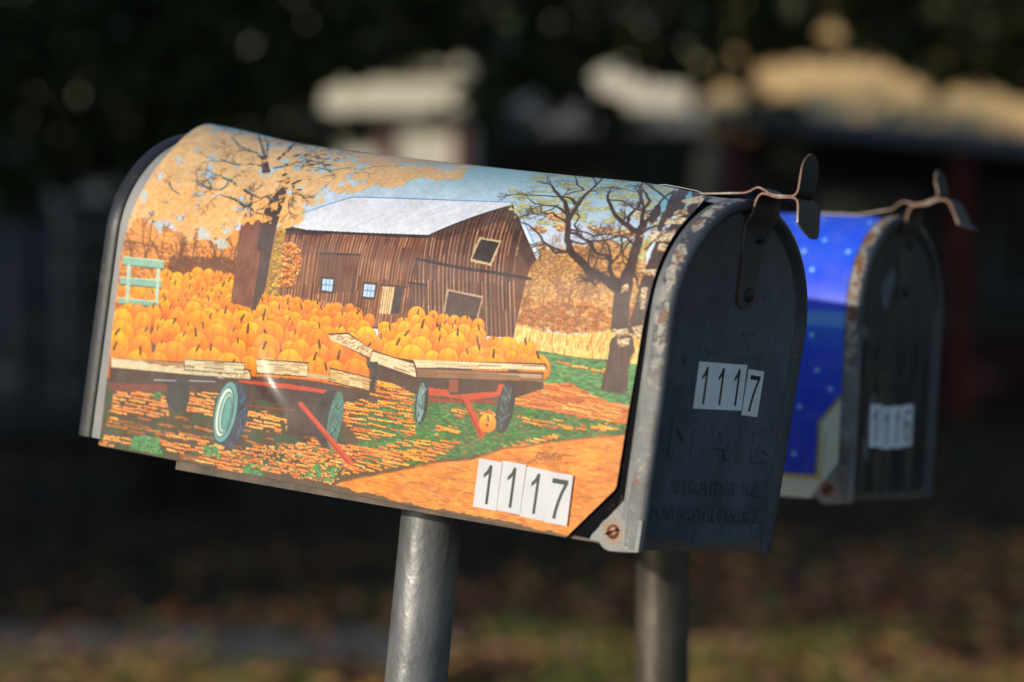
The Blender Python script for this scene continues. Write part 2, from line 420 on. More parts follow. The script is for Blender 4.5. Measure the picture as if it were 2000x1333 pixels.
    # barn
    c.poly(K("150.0,165.3 197.8,193.6 319.7,208.2 360.8,168.7 357.9,164.1 353.6,115.3 230.4,106.0 153.2,115.2"), (60,40,34))
    side = K("151.9,164.0 271.8,172.2 271.8,111.3 230.4,106.0 153.2,110.0 152.8,137.7"); gab = K("271.8,172.2 320.2,205.5 359.1,167.1 357.4,163.4 353.6,115.3 270.1,111.1")
    c.poly(side, (138,86,60)); c.poly(gab, (112,72,56))
    L0, L1, L2 = K("152.5,165.6 152.7,109.9"), K("271.0,174.0 270.4,109.5"), K("359.8,179.6 354.1,114.7")
    DK = [(74,42,32), (60,36,30), (92,54,40)]; LT = [(214,164,122), (196,142,102), (230,186,144)]
    hatch(c, side, L0, L1, 2.5, DK, 1.0, .9); hatch(c, side, L0+[1.1, 0], L1+[1.1, 0], 2.5, LT, .95, .85, .9)
    hatch(c, gab, K("252.7,205.1 270.4,109.5"), K("330.9,220.0 354.1,114.7"), 2.9, DK, 1.3, .95); hatch(c, gab, K("252.7,205.1 270.4,109.5")+[1.3, 0], K("330.9,220.0 354.1,114.7")+[1.3, 0], 2.9, [(206,166,134), (176,134,106), (224,188,156)], 1.05, .8, .85)
    sl, m = c.mask(side); c.mix(sl, m*np.clip(c.noise(sl, 12, 5, 2)-.35, 0, .5), (92,50,34))
    c.poly(K("271.8,172.2 320.9,204.5 357.0,166.4 355.0,161.1 322.9,191.1 282.9,169.9"), (64,44,38), .5)
    c.poly(K("151.9,164.0 191.4,165.6 188.6,161.7 154.2,159.2"), (60,40,34), .7)
    c.line(K("150.9,163.2 174.8,163.4 216.7,167.1 272.2,171.5"), 2.2, 2.4, (52,38,34), 1, .5)
    c.poly(K("190.3,149.8 223.5,153.2 222.2,128.8 189.4,123.1"), (96,54,38), .55); c.line(K("190.2,150.2 223.5,153.2"), 1.4, 1.4, (56,34,28)); c.line(K("223.5,153.2 221.5,128.0"), .9, .9, (60,36,30))
    c.line(K("269.2,155.7 296.9,154.3 329.4,154.1 359.8,153.4"), 1.8, 1.8, (50,34,30), 1, .4); c.line(K("270.0,155.8 267.3,137.6"), 1., 1., (56,36,30))
    c.line(K("266.9,139.9 280.9,140.3"), 1.5, 1.2, (50,34,30)); c.poly(K("267.0,138.9 280.2,139.9 279.8,122.4 267.4,122.2"), (80,48,38), .45)
    def win(a, fr, gl, mull):
        q = K(a); c.poly(q, fr); ce = q.mean(0); g = ce+(q-ce)*.74; c.poly(g, gl)
        if mull:
            for t in (.33, .66): c.line([g[0]+(g[1]-g[0])*t, g[3]+(g[2]-g[3])*t], .45, .45, (110,140,180))
            c.line([(g[0]+g[3])/2, (g[1]+g[2])/2], .5, .5, (90,120,170))
    win("193.8,135.6 206.3,136.1 206.4,125.5 194.7,125.1", (64,50,48), (196,218,238), 1); win("229.1,136.4 241.3,136.9 241.1,125.7 229.3,124.9", (64,50,48), (200,220,240), 1)
    c.poly(K("245.4,135.3 255.8,135.9 255.2,117.6 245.5,117.4"), (232,206,158)); hatch(c, K("245.4,135.3 255.8,135.9 255.2,117.6 245.5,117.4"), K("245.4,135.3 245.5,117.4"), K("255.8,135.9 255.2,117.6"), 1.9, [(120,84,54)], .55, .9)
    c.poly(K("255.8,135.9 262.1,136.3 262.0,119.5 255.1,118.0"), (62,46,44)); c.line(K("244.4,135.9 264.1,136.9"), 1., 1., (60,38,30))
    c.poly(K("311.1,176.0 329.1,175.6 328.3,157.6 310.4,159.2"), (206,182,144), 1, .5, 2); c.poly(K("313.0,174.7 327.9,174.0 326.4,159.7 311.9,160.7"), (58,46,44))
    c.poly(K("296.7,139.8 326.5,138.5 324.3,123.0 297.1,122.9"), (190,164,140)); c.poly(K("298.6,138.4 325.2,137.0 322.9,121.9 298.1,122.0"), (88,66,60))
    roof = K("149.7,166.0 198.1,193.1 319.7,208.2 319.9,206.0 271.7,172.6 216.5,167.5 174.3,164.4")
    c.poly(roof, (234,235,240)); hatch(c, roof, K("197.2,194.4 150.0,165.3"), K("328.4,211.6 272.2,171.5"), 2.4, [(196,206,226), (214,220,234)], .5, .6)
    c.line(K("149.5,166.3 197.8,193.6 319.7,208.8"), .8, .8, (112,168,214)); c.poly(K("318.9,207.5 320.4,208.9 361.2,168.7 360.0,165.8"), (236,238,244)); c.line(K("320.1,209.4 361.4,169.1"), .8, .8, (120,176,214))
    c.line(K("320.2,205.5 359.6,165.7"), 1.1, 1.4, (50,38,36)); c.line(K("272.0,171.9 320.2,205.5"), 1.2, 1., (60,44,40))
    # corn shock and creeper
    leaves(c, K("154.0,110.1 153.8,144.8 152.7,161.9 155.7,162.3 158.5,138.4 159.7,110.8"), 240, [(196,160,70), (160,130,56), (220,190,90)], 1.8, 1.4, .9)
    leaves(c, K("153.0,123.9 152.8,137.7 155.6,152.4 164.6,154.8 173.9,150.4 175.0,140.3 172.6,126.2"), 420, [(250,176,84), (240,156,66), (255,200,110), (214,124,52)], 1.9, 1.7, .95)
    c.poly(K("151.3,107.7 151.0,137.5 149.2,160.8 152.5,165.6 157.7,161.8 158.5,138.4 158.3,108.6"), (190,156,74)); leaves(c, K("151.3,107.7 151.0,137.5 149.2,160.8 153.1,164.2 156.8,161.7 157.6,138.3 157.5,108.4"), 160, [(196,160,70), (160,130,56), (220,190,90)], 1.8, 1.4, .9)
    c.poly(K("141.5,107.2 142.7,136.6 144.9,160.3 150.5,163.1 151.0,137.5 151.3,107.7"), (170,134,70))
    # big tree on the left
    F = K("12.2,150.2 13.0,174.8 13.4,201.1 14.3,226.2 -4.2,261.4 -0.6,267.5 78.3,267.1 170.0,267.3 245.4,267.5 248.0,268.0 258.5,234.8 265.2,228.6 250.2,223.1 232.6,223.9 228.6,211.6 221.4,206.7 207.6,207.8 199.4,197.7 186.7,195.9 173.6,197.0 176.7,185.2 165.4,182.0 168.6,167.4 152.6,161.2 145.8,168.5 130.3,163.0 116.1,164.4 111.1,153.1 102.7,146.7 88.8,150.7 79.7,157.4 75.8,146.5 65.2,151.6 53.6,158.2 40.1,156.0 30.0,157.5 22.3,154.8 18.7,147.3")
    foliage(c, F, [(228,186,134), (238,208,166), (196,158,112)], 3.0, .33, None, 15, 3, (150,176,168))
    sl, m = c.mask(K("25.7,141.0 19.7,182.1 81.6,185.3 143.3,188.8 172.8,167.9 149.2,160.8 89.5,148.0")); 
    c.mix(sl, m*np.clip((c.a[sl][..., 0]-c.a[sl][..., 2])*3-.7, 0, .55), (240,172,98))
    # holes of sky between the leaves
    for s_ in ("81.4,152.3 84.1,157.9 89.6,154.2 93.6,150.1 88.6,147.9 82.8,148.6", "98.5,148.9 107.1,151.3 111.8,147.0 107.0,143.0 101.3,144.4", "41.1,153.2 45.4,157.3 50.8,152.5 48.6,146.3", "63.6,179.6 70.0,183.0 75.5,180.2 72.5,175.6", "103.5,173.2 114.5,176.6 121.7,173.4 114.4,167.9",
               "104.7,155.9 106.7,160.4 110.9,156.6 109.4,152.9", "141.5,216.6 152.6,225.4 164.6,221.4 159.9,209.9", "23.2,210.0 28.3,213.6 37.3,208.5 32.7,204.1", "18.7,173.4 21.3,178.8 26.8,174.4 26.2,166.4", "231.3,240.4 229.8,261.7 248.2,248.7 245.5,235.2", "165.2,189.5 169.0,197.3 176.0,193.3 173.5,184.8"):
        c.poly(K(s_), (200,212,212), .85, 2.4, 2.2, 3)
    TD, TL = (84,66,64), (132,84,66)
    c.poly(K("117.5,165.3 126.6,170.9 138.3,169.1 142.7,136.6 142.4,107.3 119.5,108.6 120.5,134.0"), TL, 1, .7, 3); c.poly(K("133.0,168.9 134.2,187.6 136.0,194.5 144.2,189.0 147.9,168.7 149.8,153.9 148.6,123.3 142.5,106.6 139.0,106.1 138.7,136.1"), TD, 1, .6, 3)
    hatch(c, K("117.5,165.3 138.3,169.1 142.4,107.3 119.5,108.6"), K("117.5,167.1 119.6,107.9"), K("138.1,169.5 142.4,107.3"), 1.6, [(100,62,50), (164,112,88), (84,52,44)], .6, .6, .7)
    for s_ in ("115.8,162.9 117.2,169.8 124.3,168.3 128.1,173.4 135.6,171.1 139.3,167.0 135.1,164.3 130.4,166.7 127.7,162.7 121.8,165.8 120.1,161.2", "135.8,177.5 138.2,181.1 142.5,180.0 142.1,175.8 139.5,173.9"):
        c.poly(K(s_), (232,178,112), 1, 1.6, 3, 3)
    c.poly(K("93.1,225.5 96.5,228.2 116.3,206.8 110.9,204.7"), TD, 1, .5, 2)
    for s_, w0, w1 in (("98.3,221.5 85.3,229.3 76.4,231.1 63.2,236.6 44.9,249.9", 2.4, 1.), ("97.1,224.6 81.6,240.4 54.1,267.8 51.0,267.6", 2.6, 1.4), ("98.7,225.0 79.7,249.1 59.9,267.6", 2.2, 1.3), ("105.0,212.5 93.9,213.1 81.7,210.9 70.7,213.0 57.4,212.0", 2.0, .9), ("70.7,213.0 63.6,215.9 51.9,215.2", 1.4, .8),
                       ("110.4,224.2 106.7,238.2 88.9,268.0 93.8,267.6 97.1,267.5", 4.2, 2.6), ("88.9,268.0 85.4,267.6 86.3,267.5", 2.2, 1.2), ("116.1,211.8 123.8,216.0 130.4,222.0 132.1,231.7 137.2,244.4 145.2,268.0 160.8,268.0", 2.4, 1.),
                       ("136.1,226.8 148.8,224.5 170.2,211.1 164.3,210.1", 1.6, .8), ("149.2,218.1 163.0,216.5 172.2,223.1 183.7,222.5 193.6,232.4", 1.5, .7), ("173.1,252.9 172.0,267.8 185.1,267.8 202.6,267.8 220.0,267.8 228.3,267.8", 1.8, .8), ("173.1,252.9 176.0,267.8 184.8,267.6", 1.3, .8), ("207.8,262.1 217.2,268.0 228.4,267.8", 1.1, .8),
                       ("137.8,191.8 137.3,197.8 145.0,195.8 149.8,190.6 148.9,184.2", 2.0, 1.2), ("138.7,180.3 133.4,183.1 127.7,185.0 125.5,181.2", 1.6, 1.), ("117.5,175.3 109.8,176.8 102.9,179.3 97.6,180.3 88.5,181.8", 2.6, 1.), ("117.5,175.3 119.2,177.9 121.7,173.4", 2.8, 2.), ("106.9,187.7 114.9,185.1 124.5,182.8", 2.6, 1.6),
                       ("97.8,190.2 88.2,194.8 77.9,197.5 70.6,198.5", 2.2, 1.), ("89.0,188.1 84.3,184.8 78.1,184.9 68.6,187.3 60.3,191.9", 1.8, .9), ("89.0,188.1 88.0,193.7 81.0,195.8", 1.5, 1.), ("78.1,184.9 68.9,193.1 61.1,196.1", 1.4, .8), ("57.0,190.5 62.2,189.8 67.3,185.8", 1., .7),
                       ("14.4,267.8 21.9,267.8 26.5,268.0", 2.6, 1.6), ("28.8,261.6 19.0,267.8 15.0,267.6", 1.4, 1.), ("53.6,177.5 44.5,180.7 39.7,184.5", 1., .8)):
        q = K(s_); c.line(q+[.0, 1.1], w0*.7, w1*.7, (140,186,190), .6, .7); c.line(q, w0*.7, w1*.5, (76,62,60), 1, .7)
        for k in range(1, len(q)):
            if c.rng.rand() < .75: c.twigs(q[k], math.atan2(*(q[k]-q[k-1])[::-1])+c.rng.choice([-1, 1])*.7, 10, w1*.7, (88,70,62), 3, .6, .8)
    for q in c.scatter(K("129.1,196.6 107.9,257.7 125.7,267.6 153.7,267.8 157.0,219.8 152.9,187.8"), 75):
        c.ell(q[0], q[1], c.rng.uniform(1.2, 3.4), c.rng.uniform(.7, 1.5), (78,60,56), .95, c.rng.uniform(-.3, 1.1))
    for q in c.scatter(K("129.1,196.6 107.9,257.7 125.7,267.6 171.5,267.6 157.0,219.8 152.9,187.8"), 26):
        c.ell(q[0], q[1], c.rng.uniform(1.2, 3.6), c.rng.uniform(.8, 1.6), (160,204,210), .9, c.rng.uniform(-.3, .9))
    for (x, y) in c.scatter(F, 420):
        t_ = np.clip((y-150)/110., 0, 1); cc = np.array([236,178,108])*(1-t_)+np.array([232,202,160])*t_
        for k in range(c.rng.randint(2, 7)): c.ell(x+c.rng.normal()*1.8, y+c.rng.normal()*.9, 1.1, .75, np.clip(cc+c.rng.uniform(-9, 9), 0, 255), .9)
    # two trees on the right
    R = K("304.1,219.9 308.8,222.5 327.3,219.2 306.2,252.5 300.9,267.8 321.0,267.6 357.6,267.6 393.3,267.6 436.3,267.8 456.0,236.8 461.1,181.7 454.9,160.0 429.4,177.4 396.2,197.5 375.8,199.1 362.1,188.8 343.7,193.2 329.7,196.7 321.3,205.6")
    for (x, y) in c.scatter(R, 250):
        n_ = c.rng.randint(8, 22); w_, h_ = c.rng.uniform(3, 8), c.rng.uniform(.8, 2.)
        q = [(x+c.rng.normal()*w_*.5, y+c.rng.normal()*h_*.5) for k in range(n_)]
        for a, b in q: c.ell(a, b-.15, 1.35, 1.05, (96,150,128), .8)
        for a, b in q: c.ell(a, b, 1.05, .8, [(214,200,146), (228,216,168), (202,188,130)][c.rng.randint(3)], .95)
    for s_ in ("345.5,186.5 349.3,190.5 358.4,188.3 356.4,184.7", "346.4,203.4 361.8,202.9 369.2,197.1 354.2,195.7", "360.3,192.1 370.2,195.4 374.6,188.9 365.8,187.7", "381.9,195.3 404.7,196.1 415.4,190.5 392.7,189.8", "407.4,194.6 420.2,195.7 426.8,190.5 414.4,188.7", "356.4,176.9 360.5,178.1 364.0,174.1 358.7,173.4"):
        q = K(s_); c.poly(q, (238,204,156), 1, 1.6, 3, 5); leaves(c, q, 50, [(250,222,176), (220,180,130), (190,150,110)], 1.6, 1.1, .8)
    TK = (78,62,60)
    c.poly(K("425.4,124.1 429.5,126.8 440.9,128.3 444.4,118.3 441.3,114.0 442.6,92.6 435.7,91.0 423.1,91.7 425.1,111.9"), (92,70,62), 1, .7, 3)
    c.poly(K("424.5,129.4 423.5,156.2 425.9,169.8 424.1,188.4 418.7,206.3 424.8,206.3 431.3,185.4 435.5,157.6 437.5,132.6 431.9,125.5"), (88,70,66), 1, .8, 3)
    c.poly(K("436.6,129.3 439.9,145.7 440.7,166.5 438.8,190.6 424.2,227.1 413.2,262.7 435.7,264.7 454.7,201.2 454.1,180.7 453.5,159.8 449.4,142.1 444.2,128.7"), (86,68,64), 1, .8, 3)
    hatch(c, K("425.4,124.1 443.0,127.0 442.6,92.6 423.1,91.7"), K("425.8,126.3 424.0,90.9"), K("442.2,126.9 442.0,91.9"), 1.5, [(64,50,48), (124,100,88)], .5, .6, .7)
    c.poly(K("422.1,206.9 419.3,225.8 413.6,249.8 414.1,256.3 428.4,220.5 429.4,203.0"), TK, 1, .8, 3)
    for s_ in ("421.0,226.2 417.7,240.3 417.7,244.7 429.1,219.2 429.2,214.1", "428.1,245.1 422.5,260.0 440.0,233.5 441.7,222.1"): c.poly(K(s_), (150,204,214), 1, .8, 3)
    for s_ in ("438.1,193.9 438.6,204.5 438.7,216.0 442.3,213.6 441.7,197.7 440.7,188.3", "437.2,178.4 437.4,190.4 439.5,190.7 440.8,178.9 440.2,171.6"): c.poly(K(s_), (222,232,242), 1, .8, 3)
    PB = [(240,226,196), (250,236,204), (220,200,164)]
    for s_ in ("437.3,217.0 440.8,224.9 446.7,217.7 441.9,211.8", "431.4,233.8 436.9,250.4 446.6,236.8 439.7,229.6", "435.1,209.3 449.7,213.3 452.2,207.0 437.9,204.4", "432.3,195.7 447.2,200.0 452.0,192.5 442.6,189.0 433.9,189.8", "443.2,187.9 450.5,188.1 451.3,183.4 443.3,183.1", "438.8,168.6 448.4,169.9 449.2,165.9 440.8,166.2", "424.6,156.3 431.5,158.4 433.4,154.2 426.3,152.7", "426.0,129.6 436.5,131.9 438.1,128.9 430.0,125.9", "430.7,124.1 439.4,125.9 438.6,121.6 432.7,120.5", "440.5,133.0 447.6,135.2 448.1,127.7 442.7,128.5", "441.7,156.8 446.3,159.0 446.7,144.9 443.5,146.1", "422.5,197.0 427.9,196.9 428.7,191.2 423.4,192.6", "411.5,210.6 415.6,217.6 422.4,210.3 416.6,205.9"):
        q = K(s_); c.poly(q, (238,222,188), 1, 1.2, 2.5, 5); leaves(c, q, 26, PB, 1.8, 1.2, .85)
    for s_, w0, w1 in (("425.4,154.8 418.0,158.1 409.4,161.0 401.0,163.3 393.2,168.5 384.7,173.1 380.6,177.0 376.7,181.8 371.1,193.7 360.0,209.7 348.7,220.3 331.1,236.2", 6.2, 1.4), ("369.4,198.1 366.7,214.0 362.5,232.3 357.9,248.0 349.2,267.8 348.2,267.8", 3.2, 1.2), ("363.1,231.5 365.2,243.0 377.3,245.7", 1.5, .9), ("357.9,248.0 340.3,268.0", 1.3, .9),
                       ("364.6,213.6 358.7,219.0 350.0,221.4 338.7,220.3 319.6,217.6", 2.2, .9), ("356.8,213.3 343.9,224.6 327.1,239.6 318.9,249.0", 1.6, .8), ("350.3,224.5 357.5,233.9 347.0,242.3 326.9,268.0", 1.6, .8), ("371.1,193.7 360.2,199.1 354.1,202.6 347.9,199.6", 1.8, .9), ("365.2,202.4 351.5,209.9 341.9,209.3 335.9,209.4 329.5,213.0", 1.8, .8), ("352.6,211.3 351.7,206.5 343.8,199.9 337.0,197.9", 1.3, .7),
                       ("381.9,174.2 373.2,174.5 365.2,176.5 361.2,176.7 357.0,175.4", 2.0, .9), ("381.9,174.2 372.2,172.2 359.4,178.8 352.5,184.6 344.2,188.9", 2.0, .9), ("374.5,187.6 382.8,186.7 392.3,183.2 406.3,185.9 420.9,194.4", 1.8, .9), ("373.0,190.4 381.1,189.8 394.0,187.5 405.6,190.8 413.2,194.6", 1.3, .7), ("378.2,182.0 389.8,180.5 397.7,183.9 402.7,185.4", 1.5, .8), ("382.3,187.5 375.5,194.3 375.2,201.5 369.4,208.5", 1.4, .8),
                       ("426.3,158.1 420.2,160.7 416.3,165.2 414.7,171.2 409.7,174.8 401.7,175.6 396.3,181.3 390.1,183.7", 3.4, 1.2), ("415.7,170.6 418.7,176.0 417.5,183.4 412.1,190.9", 1.8, .9), ("414.2,172.5 407.5,182.1 402.7,185.4", 1.8, .9), ("413.4,172.4 402.1,172.1", 1.3, .7), ("422.3,188.2 420.5,181.9 420.9,176.3 425.7,174.0", 1.9, 1.), ("407.2,155.8 403.9,163.6 404.3,174.1 403.7,183.5", 1.5, .8), ("401.0,163.3 397.7,173.3 396.3,181.3", 1.7, .9), ("426.0,184.6 417.8,189.6 408.3,189.5", 1.7, .9),
                       ("425.7,193.8 418.0,196.3 409.0,200.6 400.3,206.3 392.1,214.0 383.5,223.2 377.7,232.0", 4.0, 1.4), ("383.5,223.2 393.5,224.1 408.2,216.1 416.4,213.9", 1.8, 1.2), ("425.1,195.1 419.4,206.4 414.3,217.3 412.1,228.1 401.3,240.2 393.0,249.2", 3.0, 1.2), ("411.8,201.0 408.9,207.3 409.5,217.7 406.7,225.8 389.3,251.3 380.3,267.8 377.7,267.6", 2.4, 1.1), ("415.0,216.2 396.9,238.5 389.7,247.1", 1.6, .8), ("381.3,268.0 398.0,253.0 419.2,235.0", 2.6, 1.6), ("397.7,241.4 387.8,242.8", 1.3, .8), ("382.2,267.8 384.8,267.6", 1.2, .8), ("426.7,194.9 432.4,201.0 436.6,206.8", 2.2, 1.2), ("435.2,182.7 437.5,188.7", 1.8, 1.2), ("435.1,163.5 438.1,161.2 439.1,158.1", 1.2, .8), ("402.6,158.5 408.2,155.0 410.2,158.5", 1.2, .8)):
        q = K(s_); c.line(q, w0, w1, TK, 1, .8); c.twigs(q[-1], math.atan2(*(q[-1]-q[-2])[::-1]), 9, w1*.9, TK, 3, .6, .9)
        if len(q) > 3: c.twigs(q[2], math.atan2(*(q[2]-q[1])[::-1])+c.rng.choice([-1, 1])*.8, 9, w1*.9, TK, 3, .6, .9)
    # back pumpkins, fence, then the front ones
    pile(c, K("16.7,88.7 17.2,107.5 47.6,120.1 70.3,125.3 92.5,131.4 106.5,130.3 125.3,127.5 158.1,120.3 184.5,120.8 204.1,121.5 223.8,119.5 238.4,114.5 245.6,104.6 188.6,97.2 99.9,89.2"), 10.5, 12.5, 0, 1)
    c.poly(K("117.8,164.6 127.0,170.1 138.9,164.0 142.7,136.6 142.4,107.3 119.5,108.6 120.5,134.0"), (0,0,0), 0)
    c.poly(K("120.5,144.5 142.6,146.9 148.6,123.3 142.4,107.3 119.5,108.6 119.9,126.9"), TL, 1, .5, 3); c.poly(K("140.0,146.7 149.1,153.1 148.6,123.3 142.5,106.6 139.0,106.1 139.9,129.3"), TD, 1, .4, 3)
    hatch(c, K("120.5,144.5 142.6,146.9 142.4,107.3 119.5,108.6"), K("120.4,145.2 119.6,107.9"), K("143.4,147.7 142.4,107.3"), 1.6, [(100,62,50), (164,112,88), (84,52,44)], .6, .6, .7)
    for s_ in ("17.3,128.5 55.3,130.0 56.3,124.4 18.3,122.8", "17.9,114.1 55.8,116.5 56.8,110.9 17.9,109.1", "18.6,99.8 55.6,101.4 56.3,97.9 18.4,95.4"): 
        c.poly(K(s_), (150,186,168), 1, .5, 2); c.line(K(s_)[:2], .8, .8, (206,228,212)); c.line(K(s_)[2:], .7, .7, (70,90,82))
    for s_ in ("22.6,123.3 25.9,123.4 29.1,97.4 25.7,97.7", "50.1,124.4 53.0,124.4 55.8,100.7 52.9,101.1"): c.poly(K(s_), (190,212,196), 1, .4, 2)
    pile(c, K("18.8,60.7 15.0,92.8 51.0,100.9 69.9,101.1 120.1,105.2 142.4,107.3 169.1,107.8 205.1,102.8 214.8,97.2 242.2,87.2 245.3,74.1 210.5,72.0 139.8,70.6"), 14, 23, .0, 1)
    pile(c, K("211.6,95.4 230.5,105.4 244.3,111.9 265.8,122.0 281.7,126.0 298.9,126.8 312.9,123.3 327.1,123.1 337.0,117.1 352.4,115.2 372.2,115.1 379.2,105.7 379.1,101.8 331.7,96.0 282.5,92.0 244.5,98.4"), 11, 19, .04, 1)
    # right wagon
    CR, CB = (236,214,176), (150,112,76)
    def board(s_, col=CR, st=1.3):
        q = K(s_); c.poly(q, (74,52,38)); ce = q.mean(0); g = ce+(q-ce)*[.985, .86]; c.poly(g, col)
        hatch(c, g, np.array([g[0], g[1]]), np.array([g[3], g[2]]), st, [(172,124,80), (250,236,206), (120,84,56)], .7, .75, .7)
    c.poly(K("243.7,90.8 381.0,90.3 380.9,86.4 358.9,76.8 342.8,77.8 311.2,73.3 285.1,69.6 250.4,76.5"), (84,56,42))
    board("205.8,98.8 222.6,101.6 247.7,92.0 245.8,86.0 228.8,90.5 208.6,95.0"); board("244.6,93.0 281.9,88.5 284.8,78.9 243.4,85.3"); board("277.8,90.7 380.5,102.6 382.3,99.0 281.2,85.1"); board("281.2,85.4 379.9,96.7 380.0,91.5 283.5,79.1", (150,112,82))
    RD = (196,84,46)
    c.poly(K("293.7,74.8 309.2,75.7 311.3,72.6 346.4,79.9 347.6,85.0 352.7,85.1 352.3,78.5 331.7,72.2 294.5,70.2"), RD, 1, .4, 3); c.poly(K("294.5,70.2 303.8,68.9 346.6,74.4 346.9,72.4 296.1,65.8"), (150,70,44), 1, .3, 3)
    c.poly(K("308.9,82.3 316.1,83.3 317.5,74.8 310.2,74.5"), (150,84,58)); 
    def wheel(x, y, rx, ry, ang, a, b, hub=False):
        q = np.array([x, y])
        c.ell(q[0], q[1], rx, ry, (52,50,52), 1, ang); c.ell(q[0]-rx*.18, q[1], rx*.62, ry*.9, a, 1, ang)
        for k in range(26):
            t = c.rng.uniform(-.8, .8); c.line([(q[0]+rx*c.rng.uniform(-.6, .6), q[1]+ry*t), (q[0]+rx*c.rng.uniform(-.5, .5), q[1]+ry*(t-.2))], .6, .4, b if k % 2 else (60,64,66), .8)
    w_ = K("290.1,64.6 355.0,71.3 215.0,46.0")
    wheel(w_[0][0], w_[0][1], 5.0, 14.5, .04, (120,150,146), (176,208,204)); wheel(w_[1][0], w_[1][1], 6.4, 17, -.08, (70,70,70), (130,180,178))
    c.poly(K("321.3,71.4 326.7,72.8 342.4,51.4 340.5,48.5 337.9,49.4"), RD, 1, .3, 3); c.line(K("322.2,70.9 339.4,50.3"), .7, .7, (120,48,30))
    q = K("343.1,59.1")[0]; pumpkin(c, q[0], q[1], 6.6, 6.0, .02); c.ell(q[0], q[1]-1.2, .9, .9, (110,70,30))
    # left wagon
    c.poly(K("19.5,51.8 150.2,62.6 194.0,66.3 246.7,65.8 248.5,62.7 222.3,53.8 223.6,33.6 183.1,27.5 179.6,47.7 143.8,47.8 20.9,41.1"), (78,58,54), .93, .6, 4)
    c.poly(K("178.4,54.4 213.2,56.0 217.9,29.3 199.7,33.4 176.8,38.6"), (92,76,74), .35, 1, 5)
    c.poly(K("21.6,40.1 81.8,47.1 82.7,42.3 22.4,35.2"), (124,66,56), 1, .4, 3)
    w = K("84.4,40.4 127.9,35.0 147.1,39.5")
    c.ell(w[0][0], w[0][1], 10.5, 11, (66,62,66)); 
    board("18.4,57.8 86.9,63.4 145.1,66.5 147.1,60.1 88.4,54.8 19.8,49.7", (220,206,172)); board("85.6,65.4 138.9,70.5 139.5,62.2 86.9,57.8", (214,204,168)); board("149.1,74.3 192.9,77.8 193.7,68.0 151.8,64.2", (226,206,164)); c.line(K("194.4,69.1 212.9,70.3"), 3, 3, (206,180,140))
    board("211.3,76.9 246.0,74.9 246.8,65.5 212.1,67.4", (214,184,132)); c.line(K("243.9,82.4 249.1,84.1 248.9,67.8"), 3.4, 3.4, (62,62,66))
    c.poly(K("135.7,58.2 177.3,61.2 220.0,62.0 220.4,59.7 177.9,57.8 136.0,56.5"), (196,84,54), 1, .3, 3)
    for s_ in ("61.4,47.8 80.9,49.8", "92.7,51.5 115.4,53.9", "117.2,57.0 122.1,57.3"): c.line(K(s_), .9, .7, (190,200,206), .9)
    x, y = w[1]+[0,0]
    c.ell(x+6.5, y-.8, 13.0, 22.2, (72,76,90), 1, -.10); 
    for k in range(40):
        t = c.rng.uniform(-.9, .8); c.line([(x+16.5-8*t*t+c.rng.uniform(-3, 2), y+22*t), (x+16.5-8*t*t+c.rng.uniform(-4, 1), y+22*t-4)], .6, .5, (100,130,158) if k % 2 else (48,50,62), .8)
    c.ell(x, y, 10.2, 21.5, (54,72,76), 1, -.10); c.ell(x, y+.3, 9.3, 20.4, (118,166,166), 1, -.10); c.ell(x-.9, y, 7.3, 17.2, (60,80,82), 1, -.10); c.ell(x-1.2, y, 6.6, 16.4, (222,236,222), 1, -.10)
    c.ell(x-.2, y-.2, 5.4, 14.2, (70,104,102), 1, -.10); c.ell(x-.1, y-.1, 4.8, 13.3, (176,206,190), 1, -.10); c.ell(x+.9, y-.3, 3.6, 11.2, (68,100,100), 1, -.10); c.ell(x+1.1, y-.3, 3.0, 10.4, (112,168,160), 1, -.10)
    x, y = K("219.7,43.9")[0]
    c.ell(x-4, y, 11, 19, (70,62,64)); c.ell(x+2, y, 6, 18.5, (92,128,120), 1, -.05)
    for k in range(30): t = c.rng.uniform(-.85, .8); c.line([(x+2+c.rng.uniform(-4, 4), y+17*t), (x+2+c.rng.uniform(-4, 4), y+17*t-4)], .7, .5, (56,66,64) if k % 2 else (130,170,160), .8)
    c.poly(K("188.1,49.6 191.3,51.5 242.2,18.0 241.3,15.5 235.6,16.7"), (204,88,56), 1, .3, 3); c.line(K("190.2,47.8 238.1,17.0"), .8, .8, (140,56,38))
    c.line(K("144.8,42.3 189.0,44.6"), 1.2, .8, (150,70,54), .8)
    # brushwork: soft mottling over everything, small ink ticks in the foliage
    n1 = c.noise(full, 2.2, 91, 3)[..., None]-.5; n2 = c.noise(full, 14, 95, 3)[..., None]-.5; n3 = c.noise(full, .8, 97, 2)[..., None]-.5
    c.a *= 1+n1*.12+n2*.12+n3*.06
    for (x, y) in c.scatter(F, 900):
        c.line([(x-.8, y-.2), (x-.3, y+.3), (x+.1, y-.1), (x+.6, y+.3)], .3, .25, (150,108,70), .5)
    # signature
    for s_ in ("377.1,38.7 382.5,41.8 384.7,39.9", "388.4,46.0 384.4,46.7 382.6,43.5 385.9,42.4 388.6,44.7", "389.6,43.6 390.6,47.0", "391.1,43.8 392.3,45.9 394.1,44.3 395.3,46.4", "396.5,44.0 395.8,48.4", "394.5,46.9 398.2,47.8", "397.8,45.5 399.9,47.1 399.5,44.5", "401.0,44.7 401.7,47.4 404.3,48.1 412.0,48.3"):
        c.line(K(s_), .65, .5, (96,56,30), .9)
    q = K("399.1,39.9")[0]; c.ell(q[0], q[1], 2.3, 2.3, (120,72,36), .7); c.ell(q[0], q[1], 1.8, 1.8, (222,150,72)); c.ell(q[0], q[1], .9, .9, (120,72,36), .7); c.ell(q[0]+.1, q[1], .5, .5, (222,150,72))
    return c

